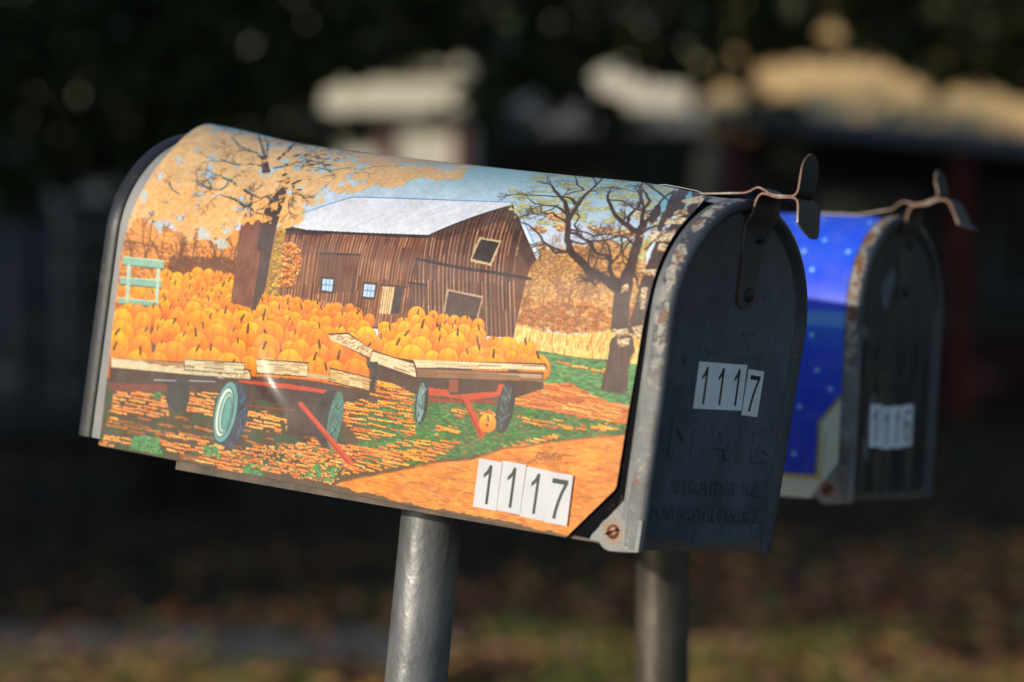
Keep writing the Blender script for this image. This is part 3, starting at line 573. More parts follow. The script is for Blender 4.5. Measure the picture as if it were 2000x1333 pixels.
# ---------------------------------------------------------------- materials of the boxes
def black_paint(name, tone=(.016, .017, .02), spec=.4):
    m = M_(name)
    w = m.ramp(m.noise(55, 6, .7), .6, .66)
    m.col(m.mix(w, m.mix(m.noise(14, 3), tone, tuple(t*1.7 for t in tone)), (.07, .06, .052)))
    m.rough(.42, spec); m.bump(m.noise(160, 3), .25, .0006); return m.m
def collar_metal(name, lo=(.13, .134, .132), hi=(.26, .26, .25)):
    m = M_(name)
    base = m.mix(m.ramp(m.noise(28, 6, .65), .3, .7), lo, hi)
    base = m.mix(m.ramp(m.noise(210, 3, .6), .55, .75, 0, .5), base, (.16, .16, .155))
    z = m.axis(2)
    streak = m.noise(46, 5, .6, stretch=(1, 1, .16))
    x = m.axis(0)
    band = m.math('MULTIPLY', m.ramp(x, .4505, .4535), m.ramp(x, .459, .4555))
    base = m.mix(m.math('MULTIPLY', m.ramp(streak, .54, .68), m.math('ADD', band, .12)), base, (.33, .235, .115))
    top = m.ramp(z, .15, .2)                                   # darker grey paint still on over the arch
    base = m.mix(m.math('MULTIPLY', top, m.ramp(m.noise(18, 4), .3, .52, .45, .95)), base, (.075, .082, .095))
    sp = m.voro(70); spots = m.ramp(sp, .10, .07)
    sparse = m.ramp(m.noise(40, 2), .58, .6)
    base = m.mix(m.math('MULTIPLY', spots, sparse), base, (.45, .42, .34))
    ring = m.math('MULTIPLY', m.ramp(sp, .19, .12), sparse)
    base = m.mix(m.math('MULTIPLY', ring, .5), base, (.42, .2, .08))
    # rust weeping round the hinge screw
    d = m.n.new('ShaderNodeVectorMath'); d.operation = 'DISTANCE'; m.link(m.co.outputs['Object'], d.inputs[0]); d.inputs[1].default_value = (.4465, -.0848, .0068)
    dn = m.math('ADD', d.outputs['Value'], m.ramp(m.noise(110, 5, .7), .3, .7, -.002, .0045))
    base = m.mix(m.ramp(dn, .0095, .0062, 0, .8), base, (.36, .17, .07))
    base = m.mix(m.math('MULTIPLY', m.ramp(dn, .0135, .0105), m.ramp(dn, .0085, .0105, 0, .5)), base, (.30, .28, .22))
    m.col(base); m.rough(.5, .4, .1)
    b = m.bump(m.noise(120, 6, .65), .35, .0008); m.bump(m.noise(700, 2), .18, .0004, b); return m.m
def rim_paint(name, amount=0.):
    m = M_(name)
    base = m.mix(m.noise(24, 5), (.03, .034, .043), (.075, .082, .095))
    x, z = m.axis(0), m.axis(2)
    side = m.math('MULTIPLY', m.ramp(z, .135, .095), m.ramp(m.axis(1), -.072, -.080))                               # paler grey low down on the near side
    base = m.mix(side, base, m.mix(m.ramp(m.noise(34, 6, .7), .3, .7), (.085, .087, .086), (.22, .217, .21)))
    n = m.noise(120, 7, .75)
    zone = m.math('MULTIPLY', m.ramp(x, .4535, .456), m.ramp(x, .4655, .4615))
    hi = m.math('MULTIPLY', zone, m.ramp(z, .085, .12))
    near = m.ramp(m.axis(1), .035, .0)
    hi = m.math('MULTIPLY', hi, near); n = m.math('MULTIPLY', n, m.ramp(near, 0, 1, .82, 1))
    flake = m.math('MULTIPLY', m.ramp(m.math('ADD', n, m.math('MULTIPLY', hi, .12+amount)), .585, .61), m.ramp(x, .4665, .464))
    base = m.mix(flake, base, m.mix(m.ramp(m.noise(150, 4), .45, .6), (.40, .375, .31), (.24, .23, .215)))
    rust = m.math('MULTIPLY', m.ramp(m.math('ADD', m.noise(110, 6, .7, dist=.6), m.math('MULTIPLY', hi, .07+amount)), .615, .65), m.ramp(x, .4662, .464))
    base = m.mix(rust, base, (.2, .085, .035))
    speck = m.ramp(m.voro(260), .16, .1, 0, 1)
    base = m.mix(m.math('MULTIPLY', m.math('MULTIPLY', speck, m.ramp(m.noise(60, 2), .5, .56)), .8), base, (.07, .045, .035))
    m.col(base); m.rough(m.ramp(flake, 0, 1, .32, .65), .4)
    b = m.bump(n, .7, .0012); m.bump(m.noise(420, 3), .25, .0004, b); return m.m
def face_paint(name, tone=(.088, .096, .116), brown=.8, spec=.2, streak=0.):
    m = M_(name)
    z = m.axis(2)
    base = m.mix(m.ramp(m.noise(17, 6, .6), .32, .68), tuple(t*.68 for t in tone), tuple(t*1.3 for t in tone))
    base = m.mix(m.math('MULTIPLY', m.ramp(z, .1, .2), m.ramp(m.noise(9, 3), .3, .6, brown*.6, brown)), base, (.12, .105, .092))
    # soft dark handling marks
    base = m.mix(m.ramp(m.noise(15, 3, .45), .5, .72, 0, .6), base, tuple(t*.42 for t in tone))
    base = m.mix(m.ramp(m.noise(150, 4, .7), .5, .75, 0, .35), base, tuple(t*1.7 for t in tone))
    if streak:
        base = m.mix(m.ramp(m.noise(46, 4, .6, stretch=(1, 1, .22)), .52, .66, 0, streak), base, (.105, .08, .055))
        base = m.mix(m.math('MULTIPLY', m.ramp(m.noise(34, 3, .5, stretch=(1, 1, .6)), .62, .65), m.ramp(m.axis(1), .03, .0)), base, (.15, .155, .18))
    # peeled edges of old paint: thin dark contour lines
    n = m.noise(24, 3, .5, dist=1.2)
    line = m.math('MULTIPLY', m.ramp(m.math('ABSOLUTE', m.math('SUBTRACT', n, .62), 0.), .006, .001), 1.)
    base = m.mix(m.math('MULTIPLY', line, m.ramp(m.noise(13, 2), .46, .52, 0, .9)), base, (.008, .008, .01))
    scr = m.noise(260, 2, .5, stretch=(1, 2.2, .10))
    base = m.mix(m.ramp(scr, .70, .76, 0, .5), base, (.24, .27, .30))
    low = m.math('ADD', m.ramp(z, .014, .0), m.ramp(m.noise(70, 5), .3, .7, 0, .45))
    peel = m.ramp(low, .92, .97)
    base = m.mix(peel, base, m.mix(m.noise(160, 4), (.10, .045, .02), (.13, .13, .12)))
    m.col(base); m.rough(m.ramp(m.noise(30, 4), .3, .7, .55, .7), spec)
    b = m.bump(m.noise(26, 3), .5, .002); b = m.bump(m.math('ADD', peel, line), .5, .0006, b); m.bump(m.noise(520, 2), .12, .0003, b); return m.m
def strap_metal(name, k=1.2):
    m = M_(name)
    m.col(m.mix(m.ramp(m.noise(60, 5), .5, .72), (.021*k, .019*k, .0185*k), (.045*k, .031*k, .022*k))); m.rough(.45, .35)
    m.bump(m.noise(900, 3, .7), .8, .0007); return m.m
def bare_edge(name):
    m = M_(name)
    m.col(m.mix(m.ramp(m.noise(300, 3), .35, .65, 0, .6), m.mix(m.ramp(m.noise(38, 3), .47, .56), (.25, .22, .165), (.14, .052, .025)), (.05, .04, .03))); m.rough(.45, .4, .2)
    m.bump(m.noise(700, 3), .5, .0004); return m.m
def print_mat(name, canvas, coat=.17, dirt=.12):
    h, w = canvas.a.shape[:2]
    img = bpy.data.images.new(name, w, h)
    px = np.ones((h, w, 4), np.float32); q = canvas.a; g_ = q.mean(2, keepdims=True); px[..., :3] = np.clip(g_+(q-g_)*1.16, 0, 1)**1.12*.97
    img.pixels.foreach_set(px.ravel()); img.update(); img.pack()
    m = M_(name); t = m.n.new('ShaderNodeTexImage'); t.image = img; t.extension = 'EXTEND'; t.interpolation = 'Cubic'
    m.link(m.co.outputs['UV'], t.inputs[0])
    grime = m.ramp(m.noise(60, 5, .7), .3, .75, 0, dirt)
    m.col(m.mix(grime, t.outputs[0], (.5, .46, .4))); m.rough(m.ramp(m.noise(24, 4), .3, .7, .4, .5), .2)
    m.p.inputs['Coat Weight'].default_value = .3; m.p.inputs['Coat Roughness'].default_value = coat
    b = m.bump(m.noise(9, 2), .25, .004); m.bump(m.noise(900, 2), .06, .0003, b); return m.m
def post_paint(name, a, b):
    m = M_(name)
    base = m.mix(m.ramp(m.noise(30, 5, .6, stretch=(1, 1, .4)), .35, .65), a, b)
    base = m.mix(m.ramp(m.noise(90, 5, .7), .66, .7), base, (.2, .13, .07))
    m.col(base); m.rough(m.ramp(m.noise(50, 4), .3, .7,  .38, .55), .35, .4)
    q = m.bump(m.noise(55, 4, .55, stretch=(1, 1, .6)), .75, .0026); m.bump(m.noise(330, 3), .15, .0003, q); return m.m

black_cap = black_paint('black_cap_paint'); body_black = black_paint('black_body_paint', (.003, .003, .004), .02)
collar_m = collar_metal('weathered_collar'); rim_m = rim_paint('flaking_rim_paint'); face_m = face_paint('slate_door_paint')
rim_rust_m = rim_paint('rusted_rim_paint', .07); face_brown_m = face_paint('brown_black_door_paint', (.034, .032, .036), .9, .12, .85)
strap_m = strap_metal('dark_latch_steel'); strap_brown_m = strap_metal('brown_latch_steel', 2.6); edge_m = bare_edge('worn_bare_edge')
backing_m = simple('cream_backing', (.27, .265, .255), (.34, .33, .31), 40, .6)
plate_m = simple('brown_plate', (.16, .115, .075), (.07, .055, .04), 60, .6, .4, (200, .5, .0008))
screw_m = simple('rusty_copper_screw', (.26, .1, .055), (.14, .05, .03), 300, .4, .5, (500, .5, .0004), .5)
paper_m = simple('sticker_white', (.62, .62, .635), (.57, .57, .585), 50, .42, .4); paper_old_m = simple('sticker_aged', (.86, .86, .86), (.76, .75, .71), 60, .5, .3)
paper_bright_m = simple('sticker_clean', (.88, .88, .9), (.8, .8, .82), 60, .5, .3); ink_m = simple('sticker_ink', (.055, .055, .055), None, 8, .5); ink_brown_m = simple('sticker_ink_brown', (.035, .026, .02), None, 8, .5)

# ---------------------------------------------------------------- the mailbox shape
LEN, HALF, POW, SPL, SPR, HGT = .4670, .08305, 1.9287, .030, .14597, .22198
def section(n=61):                                             # (y, z) from the near bottom over the arch to the far bottom
    w = HALF*(1+SPL); th = np.linspace(math.pi, 0, n); c_, s_ = np.cos(th), np.sin(th)
    A = np.stack([w*np.sign(c_)*np.abs(c_)**(2/POW), SPR+(HGT-SPR)*np.abs(s_)**(2/POW)], 1)
    k = np.linspace(0, 1, 14, endpoint=False); l = np.stack([-(HALF+(w-HALF)*k), SPR*k], 1)
    return np.concatenate([l, A, l[::-1]*[-1, 1]])
PR = section(601); S_ = np.r_[0, np.cumsum(np.hypot(*np.diff(PR, axis=0).T))]; VR = S_[-1]/2
def surf(u, v, off=0.):
    e = 1e-4
    y, z = np.interp(v, S_, PR[:, 0]), np.interp(v, S_, PR[:, 1])
    if v < 0: z, y = v, -HALF
    if v > S_[-1]: z, y = S_[-1]-v, HALF
    vv = min(max(v, e), S_[-1]-e)
    ty = np.interp(vv+e, S_, PR[:, 0])-np.interp(vv-e, S_, PR[:, 0]); tz = np.interp(vv+e, S_, PR[:, 1])-np.interp(vv-e, S_, PR[:, 1])
    m = math.hypot(ty, tz)
    return (float(u), float(y-off*tz/m), float(z+off*ty/m))
VS = list(np.linspace(0, .13, 10))+list(np.linspace(.14, 2*VR-.14, 60))+list(np.linspace(2*VR-.13, 2*VR, 10))

def sweep(name, prof, mats, parent, idx=None, v0=0., close=False, smooth=50):
    # prof: list of (x, offset) swept round the arch
    vs = [v for v in VS]; n = len(prof)
    V = [surf(x, v, o) for v in vs for x, o in prof]
    if v0: V = [(x, y, z+v0*(1 if k < n or k >= (len(vs)-1)*n else 0)) for k, (x, y, z) in enumerate(V)]
    F = []; I = []
    rng = range(n) if close else range(n-1)
    for k in range(len(vs)-1):
        for j in rng:
            j2 = (j+1) % n; F.append((k*n+j, (k+1)*n+j, (k+1)*n+j2, k*n+j2)); I.append(0 if idx is None else idx[j])
    if close: F += [tuple(range(n)), tuple(range((len(vs)-1)*n, len(vs)*n))[::-1]]; I += [0, 0]
    return V, F, I

def sheet(name, u0, u1, va, vb, nu, nv, off, mat_front, mat_back, parent, uvf, thick=.0007):
    V = []; UV = []
    for lay in (0, 1):
        for j in range(nv+1):
            v = va+(vb-va)*j/nv
            for i in range(nu+1):
                u = u0(v)+(u1(v)-u0(v))*i/nu
                V.append(surf(u, v, off(u, v)-(thick if lay else 0))); UV.append(uvf(u, v))
    n = nu+1; N = n*(nv+1); F = []; I = []
    for j in range(nv):
        for i in range(nu):
            a = j*n+i; F.append((a, a+1, a+n+1, a+n)); I.append(0); F.append((a+N, a+n+N, a+n+1+N, a+1+N)); I.append(1)
    ring = [i for i in range(n)]+[j*n+nu for j in range(1, nv+1)]+[nv*n+i for i in range(nu-1, -1, -1)]+[j*n for j in range(nv-1, 0, -1)]
    for k in range(len(ring)):
        a, b = ring[k], ring[(k+1) % len(ring)]; F.append((a, a+N, b+N, b)); I.append(1)
    return mesh(name, V, F, [mat_front, mat_back], parent, I, 50, UV)

DIG = {'1': [[(.50, 1), (.62, 1), (.62, 0), (.50, 0), (.50, .80), (.44, .745), (.28, .655), (.28, .755), (.42, .86)]],
       '7': [[(.14, .98), (.86, .98), (.86, .88), (.70, .66), (.58, .40), (.50, .16), (.48, 0), (.34, 0), (.38, .20), (.47, .46), (.58, .68), (.70, .86), (.14, .86)]],
       '6': [[(.80, .82), (.66, .84), (.60, .90), (.48, .91), (.38, .85), (.30, .70), (.28, .52), (.38, .61), (.52, .64), (.66, .60), (.78, .50), (.82, .34), (.78, .16), (.66, .03), (.50, -.01), (.34, .03), (.22, .16), (.15, .34), (.15, .60), (.20, .80), (.32, .95), (.50, 1.0), (.68, .96)],
             [(.30, .34), (.34, .18), (.42, .10), (.52, .08), (.62, .13), (.67, .24), (.68, .34), (.64, .46), (.54, .53), (.42, .51), (.33, .44)]]}
def sticker(name, txt, fn, a0, b0, wd, ht, mats, parent, tilt=0., slim=.9):
    # fn(a, b, t): a to the right, b up, t out of the surface
    b_ = B(); c, s = math.cos(tilt), math.sin(tilt)
    def g(a, b, t): return fn(a0+a*c-b*s, b0+a*s+b*c, t)
    n = 4
    for k in range(n):
        b_.prism([(wd*k/n, 0), (wd*(k+1)/n, 0), (wd*(k+1)/n, ht), (wd*k/n, ht)], g, 0, .00025)
    cw = wd/len(txt)
    for k, ch in enumerate(txt):
        def d(p): return [(cw*(k+.5)+(q[0]-.5)*cw*slim, ht*.1+q[1]*ht*.8) for q in p]
        b_.prism(d(DIG[ch][0]), g, .0002, .0004, 1)
        if len(DIG[ch]) > 1: b_.prism(d(DIG[ch][1]), g, .0003, .00048, 0)
    return b_.build(name, mats, parent, 30)

def ribbon(name, pts, th, mats, parent):
    # pts: (x, z, y0, y1) along the strap; sides take the second material
    P2 = []
    for k, (x, z, y0, y1) in enumerate(pts):
        a = pts[max(k-1, 0)]; b = pts[min(k+1, len(pts)-1)]
        dx, dz = b[0]-a[0], b[1]-a[1]; m = math.hypot(dx, dz)+1e-9
        P2.append((x, z, y0, y1, -dz/m*th, dx/m*th))
    V = []
    for x, z, y0, y1, nx, nz in P2: V += [(x, y0, z), (x, y1, z), (x-nx, y1, z-nz), (x-nx, y0, z-nz)]
    F = []; I = []
    for k in range(len(P2)-1):
        a = 4*k; b = a+4
        for (p, q, i) in ((0, 1, 0), (1, 2, 1), (2, 3, 0), (3, 0, 1)): F.append((a+p, b+p, b+q, a+q)); I.append(i)
    F += [(0, 1, 2, 3), tuple(4*(len(P2)-1)+k for k in (3, 2, 1, 0))]; I += [1, 1]
    return mesh(name, V, F, mats, parent, I, 50)

def dome(name, cx, cy, cz, r, h, m, parent, axis='x'):
    V = []; F = []; n, k = 20, 6
    for j in range(k+1):
        t = j/k*math.pi/2
        for i in range(n):
            p = 2*math.pi*i/n; rr = r*math.cos(t); hh = h*math.sin(t)
            q = (cx+hh, cy+rr*math.cos(p), cz+rr*math.sin(p)) if axis == 'x' else (cx+rr*math.cos(p), cy-hh, cz+rr*math.sin(p))
            V.append(q)
    for j in range(k):
        for i in range(n): F.append((j*n+i, j*n+(i+1) % n, (j+1)*n+(i+1) % n, (j+1)*n+i))
    F.append(tuple(range(n))[::-1])
    return mesh(name, V, F, m, parent, None, 60)

def lettering(parent, mat_, rows_, x):
    V = []; F = []
    for txt, y0, y1, z0, z1, space, hh in rows_:
        cu = bpy.data.curves.new('lettering', 'FONT'); cu.body = txt; cu.size = (z1-z0)*1.4; cu.space_character = space
        cu.extrude = hh*2; cu.bevel_depth = .0004; cu.bevel_resolution = 1; cu.offset = -.0002; cu.resolution_u = 3
        o = bpy.data.objects.new('lettering', cu); C.objects.link(o); bpy.context.view_layer.update()
        me = bpy.data.meshes.new_from_object(o.evaluated_get(bpy.context.evaluated_depsgraph_get()))
        n = len(V); q = np.array([v.co[:] for v in me.vertices]); lo, hi = q.min(0), q.max(0)
        q[:, 0] = y0+(q[:, 0]-lo[0])/(hi[0]-lo[0])*(y1-y0); q[:, 1] = z0+(q[:, 1]-lo[1])/(hi[1]-lo[1])*(z1-z0)
        V += [(x+c, a, b) for a, b, c in q]; F += [tuple(k+n for k in p.vertices) for p in me.polygons]
        bpy.data.objects.remove(o); bpy.data.curves.remove(cu); bpy.data.meshes.remove(me)
    return mesh('embossed_lettering', V, F, mat_, parent, None, 60)

def make_mailbox(Mx, art, second):
    root = empty('mailbox', Mx)
    # body: black painted shell with its floor
    V, F, I = sweep('body', [(.003, 0), (.447, 0), (LEN-.012, 0)], None, None)
    n = 3; m = len(VS)
    F += [tuple(k*n for k in range(m))[::-1], tuple(k*n+2 for k in range(m)), (0, 1, (m-1)*n+1, (m-1)*n), (1, 2, (m-1)*n+2, (m-1)*n+1)]
    mesh('body', V, F, body_black, root, None, 50)
    # back cap with its raised rim
    V, F, I = sweep('cap', [(.0095, .0002), (.0092, .0022), (.0075, .003), (.0010, .0032), (-.0012, .0026), (-.0018, .001), (-.0012, -.001), (.0005, -.004)], None, None)
    n = 8; F += [tuple(k*n+7 for k in range(m))[::-1]]
    mesh('back_cap', V, F, black_cap, root, None, 50)
    # collar in front of the printed cover, with the hinge lug
    o = .0012
    V, F, I = sweep('collar', [(.4508, .0001), (.4510, o-.0002), (.4514, o), (.4552, o)], None, None)
    b = B(); b.add(V, F)
    def side(u, v, t): return surf(u, v, t)
    b.prism([(.4514, .0275), (.4514, -.001), (.4300, -.0008), (.4310, .0022)], side, .0002, .0011)
    lug = [(.4460+.0102*math.cos(t), .0050+.0102*math.sin(t)) for t in [R(a) for a in range(80, 276, 13)]]
    b.prism(lug+[(.4560, -.0042), (.4665, -.0026), (.4665, .017)], side, .0011, .0019)
    collar = b.build('collar', collar_m, root, 40)
    s_ = dome('hinge_screw', .4466, -.0850, .0068, .0046, .0015, screw_m, root, 'y')
    sb = B(); sb.box((-.0046, -.0019, -.0006), (.0046, -.0008, .0006), M=Matrix.Translation((.4466, -.0850, .0068)) @ Matrix.Rotation(R(-28), 4, 'Y'))
    sb.build('screw_slot', body_black, s_)
    # cover
    if not second:
        def u0(v):
            d = min(v, 2*VR-v)
            return float(np.interp(d, [-.005, .02, .058, .089, .129, .158, .182, .217, .239, .268], [.0188, .019, .0179, .0167, .0155, .0182, .0192, .0167, .0120, .0030]))
        def u1(v):
            d = min(v, 2*VR-v); return float(np.interp(d, [-.004, .0018, .0334, .08, .1035, .134, .15, .2177, .235, .2514, .268, .272], [.412, .417, .4449, .4456, .4465, .4474, .4488, .4488, .446, .4398, .381, .374]))
        def off(u, v):
            d = min(v, 2*VR-v)
            o_ = .0021
            o_ += .0088*math.exp(-(max(u, 0)/.075)**2)*float(np.interp(d, [.205, .272], [0, 1]))**1.25          # springs off the arch at the back corner
            o_ += .0030*math.exp(-((VR-d)/.016)**2)*float(np.interp(u, [.06, .2, .37], [0, .25, 1]))  # stands proud along the ridge near the cut-out
            o_ += .0014*float(np.interp(u, [.39, .4475], [0, 1]))*float(np.interp(d, [-.01, .03, .1], [1, 1, 0]))
            o_ += .0010*math.exp(-((u-.155-.10*(.09-d))/.018)**2-((d-.085)/.05)**2)                    # a soft buckle
            o_ += .0016*math.exp(-((u-float(np.interp(d, [.03, .045, .051, .062, .075, .091], [.184, .176, .1675, .1567, .15, .144])))/.0075)**2-((d-.066)/.022)**2)
            o_ += .0007*math.sin(u*23+1)*math.sin(d*19+.6)
            return o_
        va, bot = -.0015, None
        cover = sheet('printed_cover', u0, u1, -.0025, 2*VR+.0025, 220, 220, off, art, backing_m, root,
                      lambda u, v: (u/.450, (min(v, 2*VR-v)+.008)/.281))
        # the sheet hangs a little lower at the back
        for v in cover.data.vertices:
            k = max(0, min(1, 1-v.co.x/.3)); v.co.z -= .0022*k*max(0, min(1, (.05-v.co.z)/.05))
    else:
        u0 = lambda v: .014
        u1 = lambda v: float(np.interp(min(v, 2*VR-v), [0, .0007, .027, .2514, .2515, .268, .272], [.433, .4335, .4545, .4535, .446, .40, .39]))
        cover = sheet('printed_cover', u0, u1, -.0015, 2*VR+.0015, 60, 120, lambda u, v: .0021+.0006*math.sin(u*20)*math.sin(v*17), art, backing_m, root,
                      lambda u, v: (u/.460, (min(v, 2*VR-v)+.008)/.281))
    # cream backing strip between cap and cover, and under the notch
    V, F, I = sweep('backing', [(.0098, .0003), (.0100, .0012), (.0240, .0012)], None, None)
    mesh('backing_strip', V, F, backing_m, root, None, 50); b = B()
    gs = []
    for j in range(9):
        v = VR-.030+.060*j/8
        gs += [surf(.372, v, .0013), surf(.452 if not second else .44, v, .0013)]
    b.add(gs, [(2*j, 2*j+1, 2*j+3, 2*j+2) for j in range(8)])
    b.build('notch_backing', backing_m, root, 50)
    if not second:                          # a curled scrap of the cream underlay behind the catch
        V = []; F = []
        for x, z in [(.376, .2262), (.382, .2276), (.387, .2283), (.400, .2276), (.412, .2266), (.419, .2246), (.4245, .2226), (.430, .2236), (.4355, .2242), (.443, .2236), (.4505, .2226)]:
            for dz in (0, -.0006): V += [(x, .0125, z+dz), (x+.004, .0215, z-.0008+dz), (x+.006, .0300, z-.0034+dz)]
        n = 11
        for k in range(n-1):
            a, b_ = 6*k, 6*k+6
            for p, q in ((0, 1), (1, 2), (2, 5), (5, 4), (4, 3), (3, 0)): F.append((a+p, b_+p, b_+q, a+q))
        F += [(0, 1, 4, 3), (1, 2, 5, 4), (60, 63, 64, 61), (61, 64, 65, 62)]
        mesh('curled_backing', V, F, backing_m, root, None, 40)
    # plate under the floor
    b = B()
    n = 12; pl = []
    for k in range(n+1):
        x = .088+(.440-.088)*k/n; zz = -.0105+(.0085)*(k/n)**1.1
        pl += [(x, -.0815, -.0006), (x, .0815, -.0006), (x, .0815, zz), (x, -.0815, zz)]
    f = []
    for k in range(n):
        a = 4*k; 
        for (p, q) in ((0, 1), (1, 2), (2, 3), (3, 0)): f.append((a+p, a+p+4, a+q+4, a+q))
    f += [(0, 1, 2, 3), (4*n+3, 4*n+2, 4*n+1, 4*n)]
    b.add(pl, f); b.build('mounting_plate', plate_m, root)
    # door: bead round the edge, recessed face
    prof_ = [(.4548, .0002), (.4546, .0014), (.4550, .0019), (.4600, .0021), (.4640, .0019), (.4660, .0009), (.4670, -.0010), (.4669, -.0030), (.4658, -.0048), (.4640, -.0062), (.4625, -.0072), (.4620, -.0080)]
    V, F, I = sweep('door', prof_, None, None, v0=-.002, smooth=60); I = [0]*len(F)
    n = len(prof_); m = len(VS)
    F.append(tuple(k*n+n-1 for k in range(m))); I.append(1)
    F.append((n-1, 0, (m-1)*n, (m-1)*n+n-1)); I.append(0)
    F.append(tuple(range(n))); I.append(0); F.append(tuple(range((m-1)*n, m*n))[::-1]); I.append(0)
    # bottom lip in front of the face
    door = mesh('door', V, F, [rim_rust_m if second else rim_m, face_brown_m if second else face_m], root, I, 40)
    X = .4620
    if not second: lettering(door, face_m, [('MAIL', -.0600, .0655, .0570, .0820, 1.25, .0003), ('APPROVED BY THE.', -.0505, .0640, .0345, .0435, 1.15, .0003), ('POSTMASTER GENERAL.', -.0680, .0705, .0172, .0258, 1.12, .0003), ('U.S.', -.034, .040, .1225, .1430, 1.2, -.0001)], X)
    else: lettering(door, face_brown_m, [('MAIL', -.0600, .0655, .1000, .1250, 1.25, .0001)], X)
    fn = lambda a, b_, t: (X+.0003+t, a, b_)
    if not second:
        sticker('number_sticker', '111', fn, -.0380, .0882, .0608, .0297, [paper_old_m, ink_brown_m], door, R(1.5), .92)
        sticker('number_sticker', '7', fn, .0240, .0870, .0208, .0300, [paper_old_m, ink_brown_m], door, R(-1), .86)
    else:
        for k, (ch, tl) in enumerate((('1', 1), ('1', -2), ('1', -1), ('6', 2))):
            sticker('number_sticker', ch, fn, -.0455+k*.0223, .0392+(.0006, -.0004, 0, .0008)[k], .0218, .0335, [paper_bright_m, ink_m], door, R(tl), 1.0)
    if not second:
        fs = lambda a, b_, t: surf(a, b_, .0025+.0014*float(np.interp(a, [.39, .4475], [0, 1]))*float(np.interp(b_, [-.01, .03, .1], [1, 1, 0]))+.00035+t)
        for k, (ch, db) in enumerate((('1', 0), ('1', .0006), ('1', -.0002), ('7', -.0007))):
            sticker('number_sticker', ch, fs, .3412+k*.0182, .0052+db, .0180, .0310+.0008*(k > 0), [paper_m, ink_m], cover, R((.6, .2, -.3, .9)[k]), .92)
    # latch: the strap riveted to the door and the catch above it
    if not second:
        top = [(.395, .2242), (.427, .2240), (.445, .2262), (.4600, .2280), (.4640, .2296), (.4668, .2316), (.4692, .2325), (.4716, .2322), (.4750, .2308), (.4790, .2293), (.4830, .2288), (.4937, .2293), (.4958, .2301), (.4971, .2318), (.4976, .2340), (.4976, .2460)]
        tab = [(.4976, .2495, .0103), (.4976, .2530, .0083), (.4976, .2552, .0060), (.4976, .2566, .0030), (.4976, .2571, .0008)]
        low = [(.5003, .2127, -.0105, .0180), (.5006, .2095, -.0050, .0180), (.5009, .2068, .0010, .0176), (.5012, .2050, .0062, .0160), (.5013, .2044, .009, .013)]
        lout = [(.4692, .2190, -.0105, .0225), (.4699, .2230, -.0105, .0205), (.4712, .2262, -.0105, .0185), (.4733, .2278, -.0105, .0160), (.4765, .2276, -.0105, .0140), (.4800, .2268, -.0105, .0125), (.4850, .2264, -.0105, .0118), (.4935, .2274, -.0105, .0115), (.4962, .2272, -.0105, .0125), (.4982, .2258, -.0105, .0160), (.4990, .2230, -.0105, .0180)]
    else:
        top = [(.395, .2242), (.427, .2240), (.4560, .2292), (.4605, .2330), (.4644, .2354), (.4690, .2350), (.4745, .2336), (.4810, .2345), (.4900, .2378), (.4930, .2392), (.4938, .2410), (.4925, .2460), (.4910, .2500)]
        tab = [(.4902, .2540, .0103), (.4896, .2568, .0083), (.4891, .2590, .0060), (.4888, .2603, .0030), (.4887, .2608, .0008)]
        low = [(.5120, .2180, -.0105, .0180), (.5155, .2160, -.0050, .0180), (.5175, .2150, .0010, .0176), (.5190, .2143, .0062, .0160), (.5192, .2142, .009, .013)]
        lout = [(.4692, .2200, -.0105, .0225), (.4700, .2250, -.0105, .0205), (.4715, .2290, -.0105, .0180), (.4740, .2312, -.0105, .0160), (.4780, .2318, -.0105, .0140), (.4850, .2325, -.0105, .0125), (.4940, .2362, -.0105, .0118), (.5000, .2368, -.0105, .0125), (.5040, .2340, -.0105, .0150), (.5075, .2270, -.0105, .0180)]
    catch = ribbon('latch_catch', [(x, z, -.0105, .0115) for x, z in top]+[(x, z, .0005-w, .0005+w) for x, z, w in tab], .0012, [strap_m, edge_m], root)
    xs = X+.0016
    arm_ = [(xs, .1548, .0032, .0062), (xs, .1556, -.0006, .0100), (xs, .1580, -.0038, .0134), (xs, .1620, -.0056, .0152), (xs, .1700, -.0060, .0156), (xs, .1850, -.0066, .0182), (xs, .2000, -.0078, .0214), (xs+.0006, .2070, -.0090, .0232), (xs+.0030, .2115, -.0098, .0238), (xs+.0050, .2150, -.0105, .0236)]
    st = ribbon('latch_strap', arm_+lout+low, -.0014, [strap_brown_m, edge_m], door)
    for y, z in ((.0112, .2020), (.0080, .1640)): dome('rivet', xs, y, z, .0048, .0034, strap_m, st)
    return root

